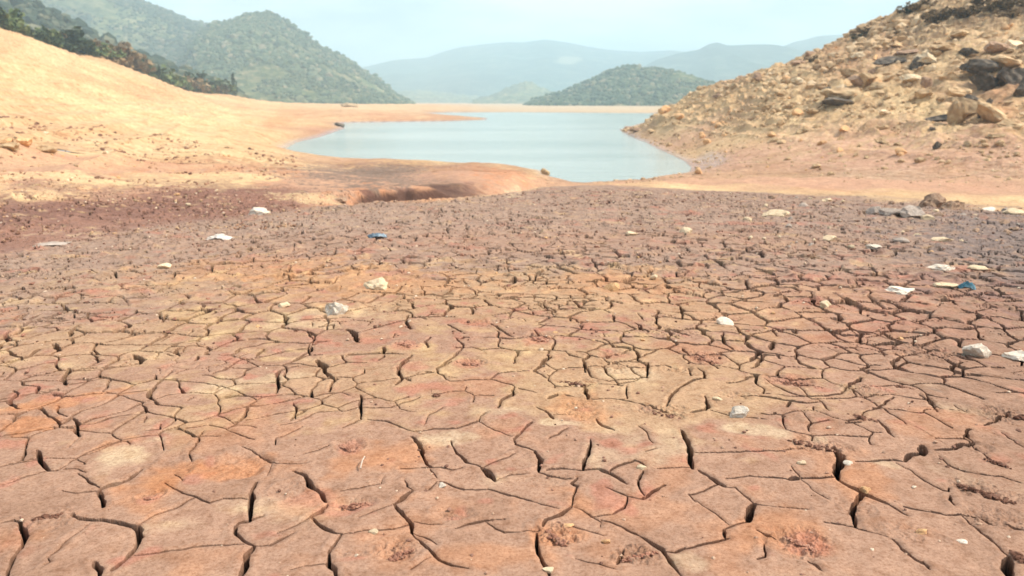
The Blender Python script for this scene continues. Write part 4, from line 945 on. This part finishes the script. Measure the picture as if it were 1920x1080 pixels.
def trunk_mesh(name, seed, h=.6, r=.05):
    g = np.random.default_rng(seed); V = []; Fc = []
    for (tx, ty, tz, rr) in [(0, 0, h, r)] + [(g.normal()*.3, g.normal()*.3, h*g.uniform(.7, 1.1), r*.5) for _ in range(4)]:
        k = len(V)
        for lv, t in enumerate((0, .5, 1)):
            for s in range(6):
                a = s/6*6.283; V.append((tx*t*t+math.cos(a)*rr*(1-.6*t), ty*t*t+math.sin(a)*rr*(1-.6*t), tz*t))
        for lv in range(2):
            for s in range(6): Fc.append([k+lv*6+s, k+lv*6+(s+1) % 6, k+lv*6+6+(s+1) % 6, k+lv*6+6+s])
    me = tri_mesh(name, V, Fc, True); me.materials.append(M_BARK); return me
CROWNS = {m: [crown_mesh("crown", 10*i+hash(m) % 1, mm) for i in range(5)] for m, mm in (('g', M_LEAF), ('d', M_DRYLEAF), ('k', M_DKLEAF))}
TRUNKS = [trunk_mesh("trunk", i) for i in range(3)]
def plant(name, x, y, wd, ht, kind, label, cat, group=None, i=0, crown=None):
    z = float(terrain(np.array([x]), np.array([y]))[0])
    e = bpy.data.objects.new(name, None); COL.objects.link(e); e.location = (x, y, z-.05); e.rotation_euler = (0, 0, i*1.7)
    e.empty_display_size = .3
    c = link("crown", crown or CROWNS[kind][i % 5], None, e); c.scale = (wd/1.5, wd/1.5, ht)
    t = link("trunk", TRUNKS[i % 3], None, e); t.scale = (wd/1.5, wd/1.5, ht)
    return tag(e, label, cat, group)
# the belt of scrub along the crest of the left bank
g = random.Random(5)
sk = [(-900,-60,115),(-400,10,112),(0,66,120),(200,116,150),(430,178,240),(545,193,300)]
CN = dict(g=0, d=0, k=0)
for i in range(60):
    px = -20 + 450*(i+g.uniform(-.4,.4))/60
    r = np.interp(px, [s_[0] for s_ in sk], [s_[2] for s_ in sk]) + g.uniform(-1, 14)
    a = math.atan((px-960)/F*math.cos(TH)); hpx = g.uniform(16, 40)*(1.1 if px < 300 else .8)
    ht = hpx*r/F; wd = ht*g.uniform(1.0, 1.8)
    kd = g.choice('ggdk')
    CN[kd] += 1; lb = ordw(CN[kd]) + {'g': " green shrub from the left in the scrub belt", 'd': " dry olive shrub from the left in the scrub belt", 'k': " dark shrub from the left in the scrub belt"}[kd]
    plant("shrub", r*math.sin(a), r*math.cos(a), wd, ht, kd, lb, "shrub", {'g': "green shrubs on the left bank", 'd': "dry shrubs on the left bank", 'k': "dark shrubs on the left bank"}[kd], i)
TALL = crown_mesh("crown", 77, M_DKLEAF, n=500, leaf=.05, tall=True, sz=1)
for j, (px, hp, rr_, lb) in enumerate([(441, 36, 246, "slender dark tree alone at the right end of the scrub belt"), (282, 26, 178, "narrow dark tree rising from the middle of the scrub belt"), (303, 30, 182, "taller narrow tree beside another in the scrub belt")]):
    a = math.atan((px-960)/F*math.cos(TH)); ht = hp*rr_/F; plant("tree", rr_*math.sin(a), rr_*math.cos(a), ht*.75, ht, 'k', lb, "tree", None, j, TALL)
# dry scrub at the top of the right hillside
for i in range(22):
    px = 1705+220*i/22+g.uniform(-3,3); py = 30 + (px-1700)*(-.02) + g.uniform(-16, 14) if px > 1740 else 14+g.uniform(-2, 8)
    v = hit(px, py); ht = metres(v, g.uniform(12, 24)); plant("shrub", v.x, v.y, ht*1.7, ht, 'd', ordw(i+1)+" brown shrub from the left in the scrub topping the right hillside", "shrub", "dry shrubs on top of the right hillside", i)
for i, (px, py, hp, lb) in enumerate([(1620,62,18,"low grey green shrub on the skyline of the right hillside"), (1604,70,12,"smaller shrub beside the low one on the right skyline"), (1521,112,12,"small dark shrub on the skyline by the rounded brown rock"),
        (1700,24,14,"shrub on the skyline left of the dry scrub"), (1685,60,8,"tiny dark shrub high on the right hillside")]):
    v = hit(px, py+3); ht = metres(v, hp); plant("shrub", v.x, v.y, ht*1.9, ht, 'dk'[i % 2], lb, "shrub", None, i)

# ------------------------------------------------------------------ haze
def build_haze():
    import bmesh
    bm = bmesh.new(); bmesh.ops.create_cube(bm, size=1); me = bpy.data.meshes.new("haze"); bm.to_mesh(me); bm.free()
    o = link("haze", me); o.scale = (6600, 6600, 215); o.location = (0, 0, 215/2-8)
    m = bpy.data.materials.new("haze"); m.use_nodes = True; nt = m.node_tree; nt.nodes.clear()
    out = nt.nodes.new("ShaderNodeOutputMaterial"); pv = nt.nodes.new("ShaderNodeVolumePrincipled")
    pv.inputs["Color"].default_value = (.68, .90, 1.0, 1); pv.inputs["Density"].default_value = HAZE; pv.inputs["Anisotropy"].default_value = 0
    nt.links.new(pv.outputs[0], out.inputs["Volume"]); me.materials.append(m)
    tag(o, "thin pale haze over the lake and hills", "haze", kind='stuff')
HAZE = 8e-4
build_haze()
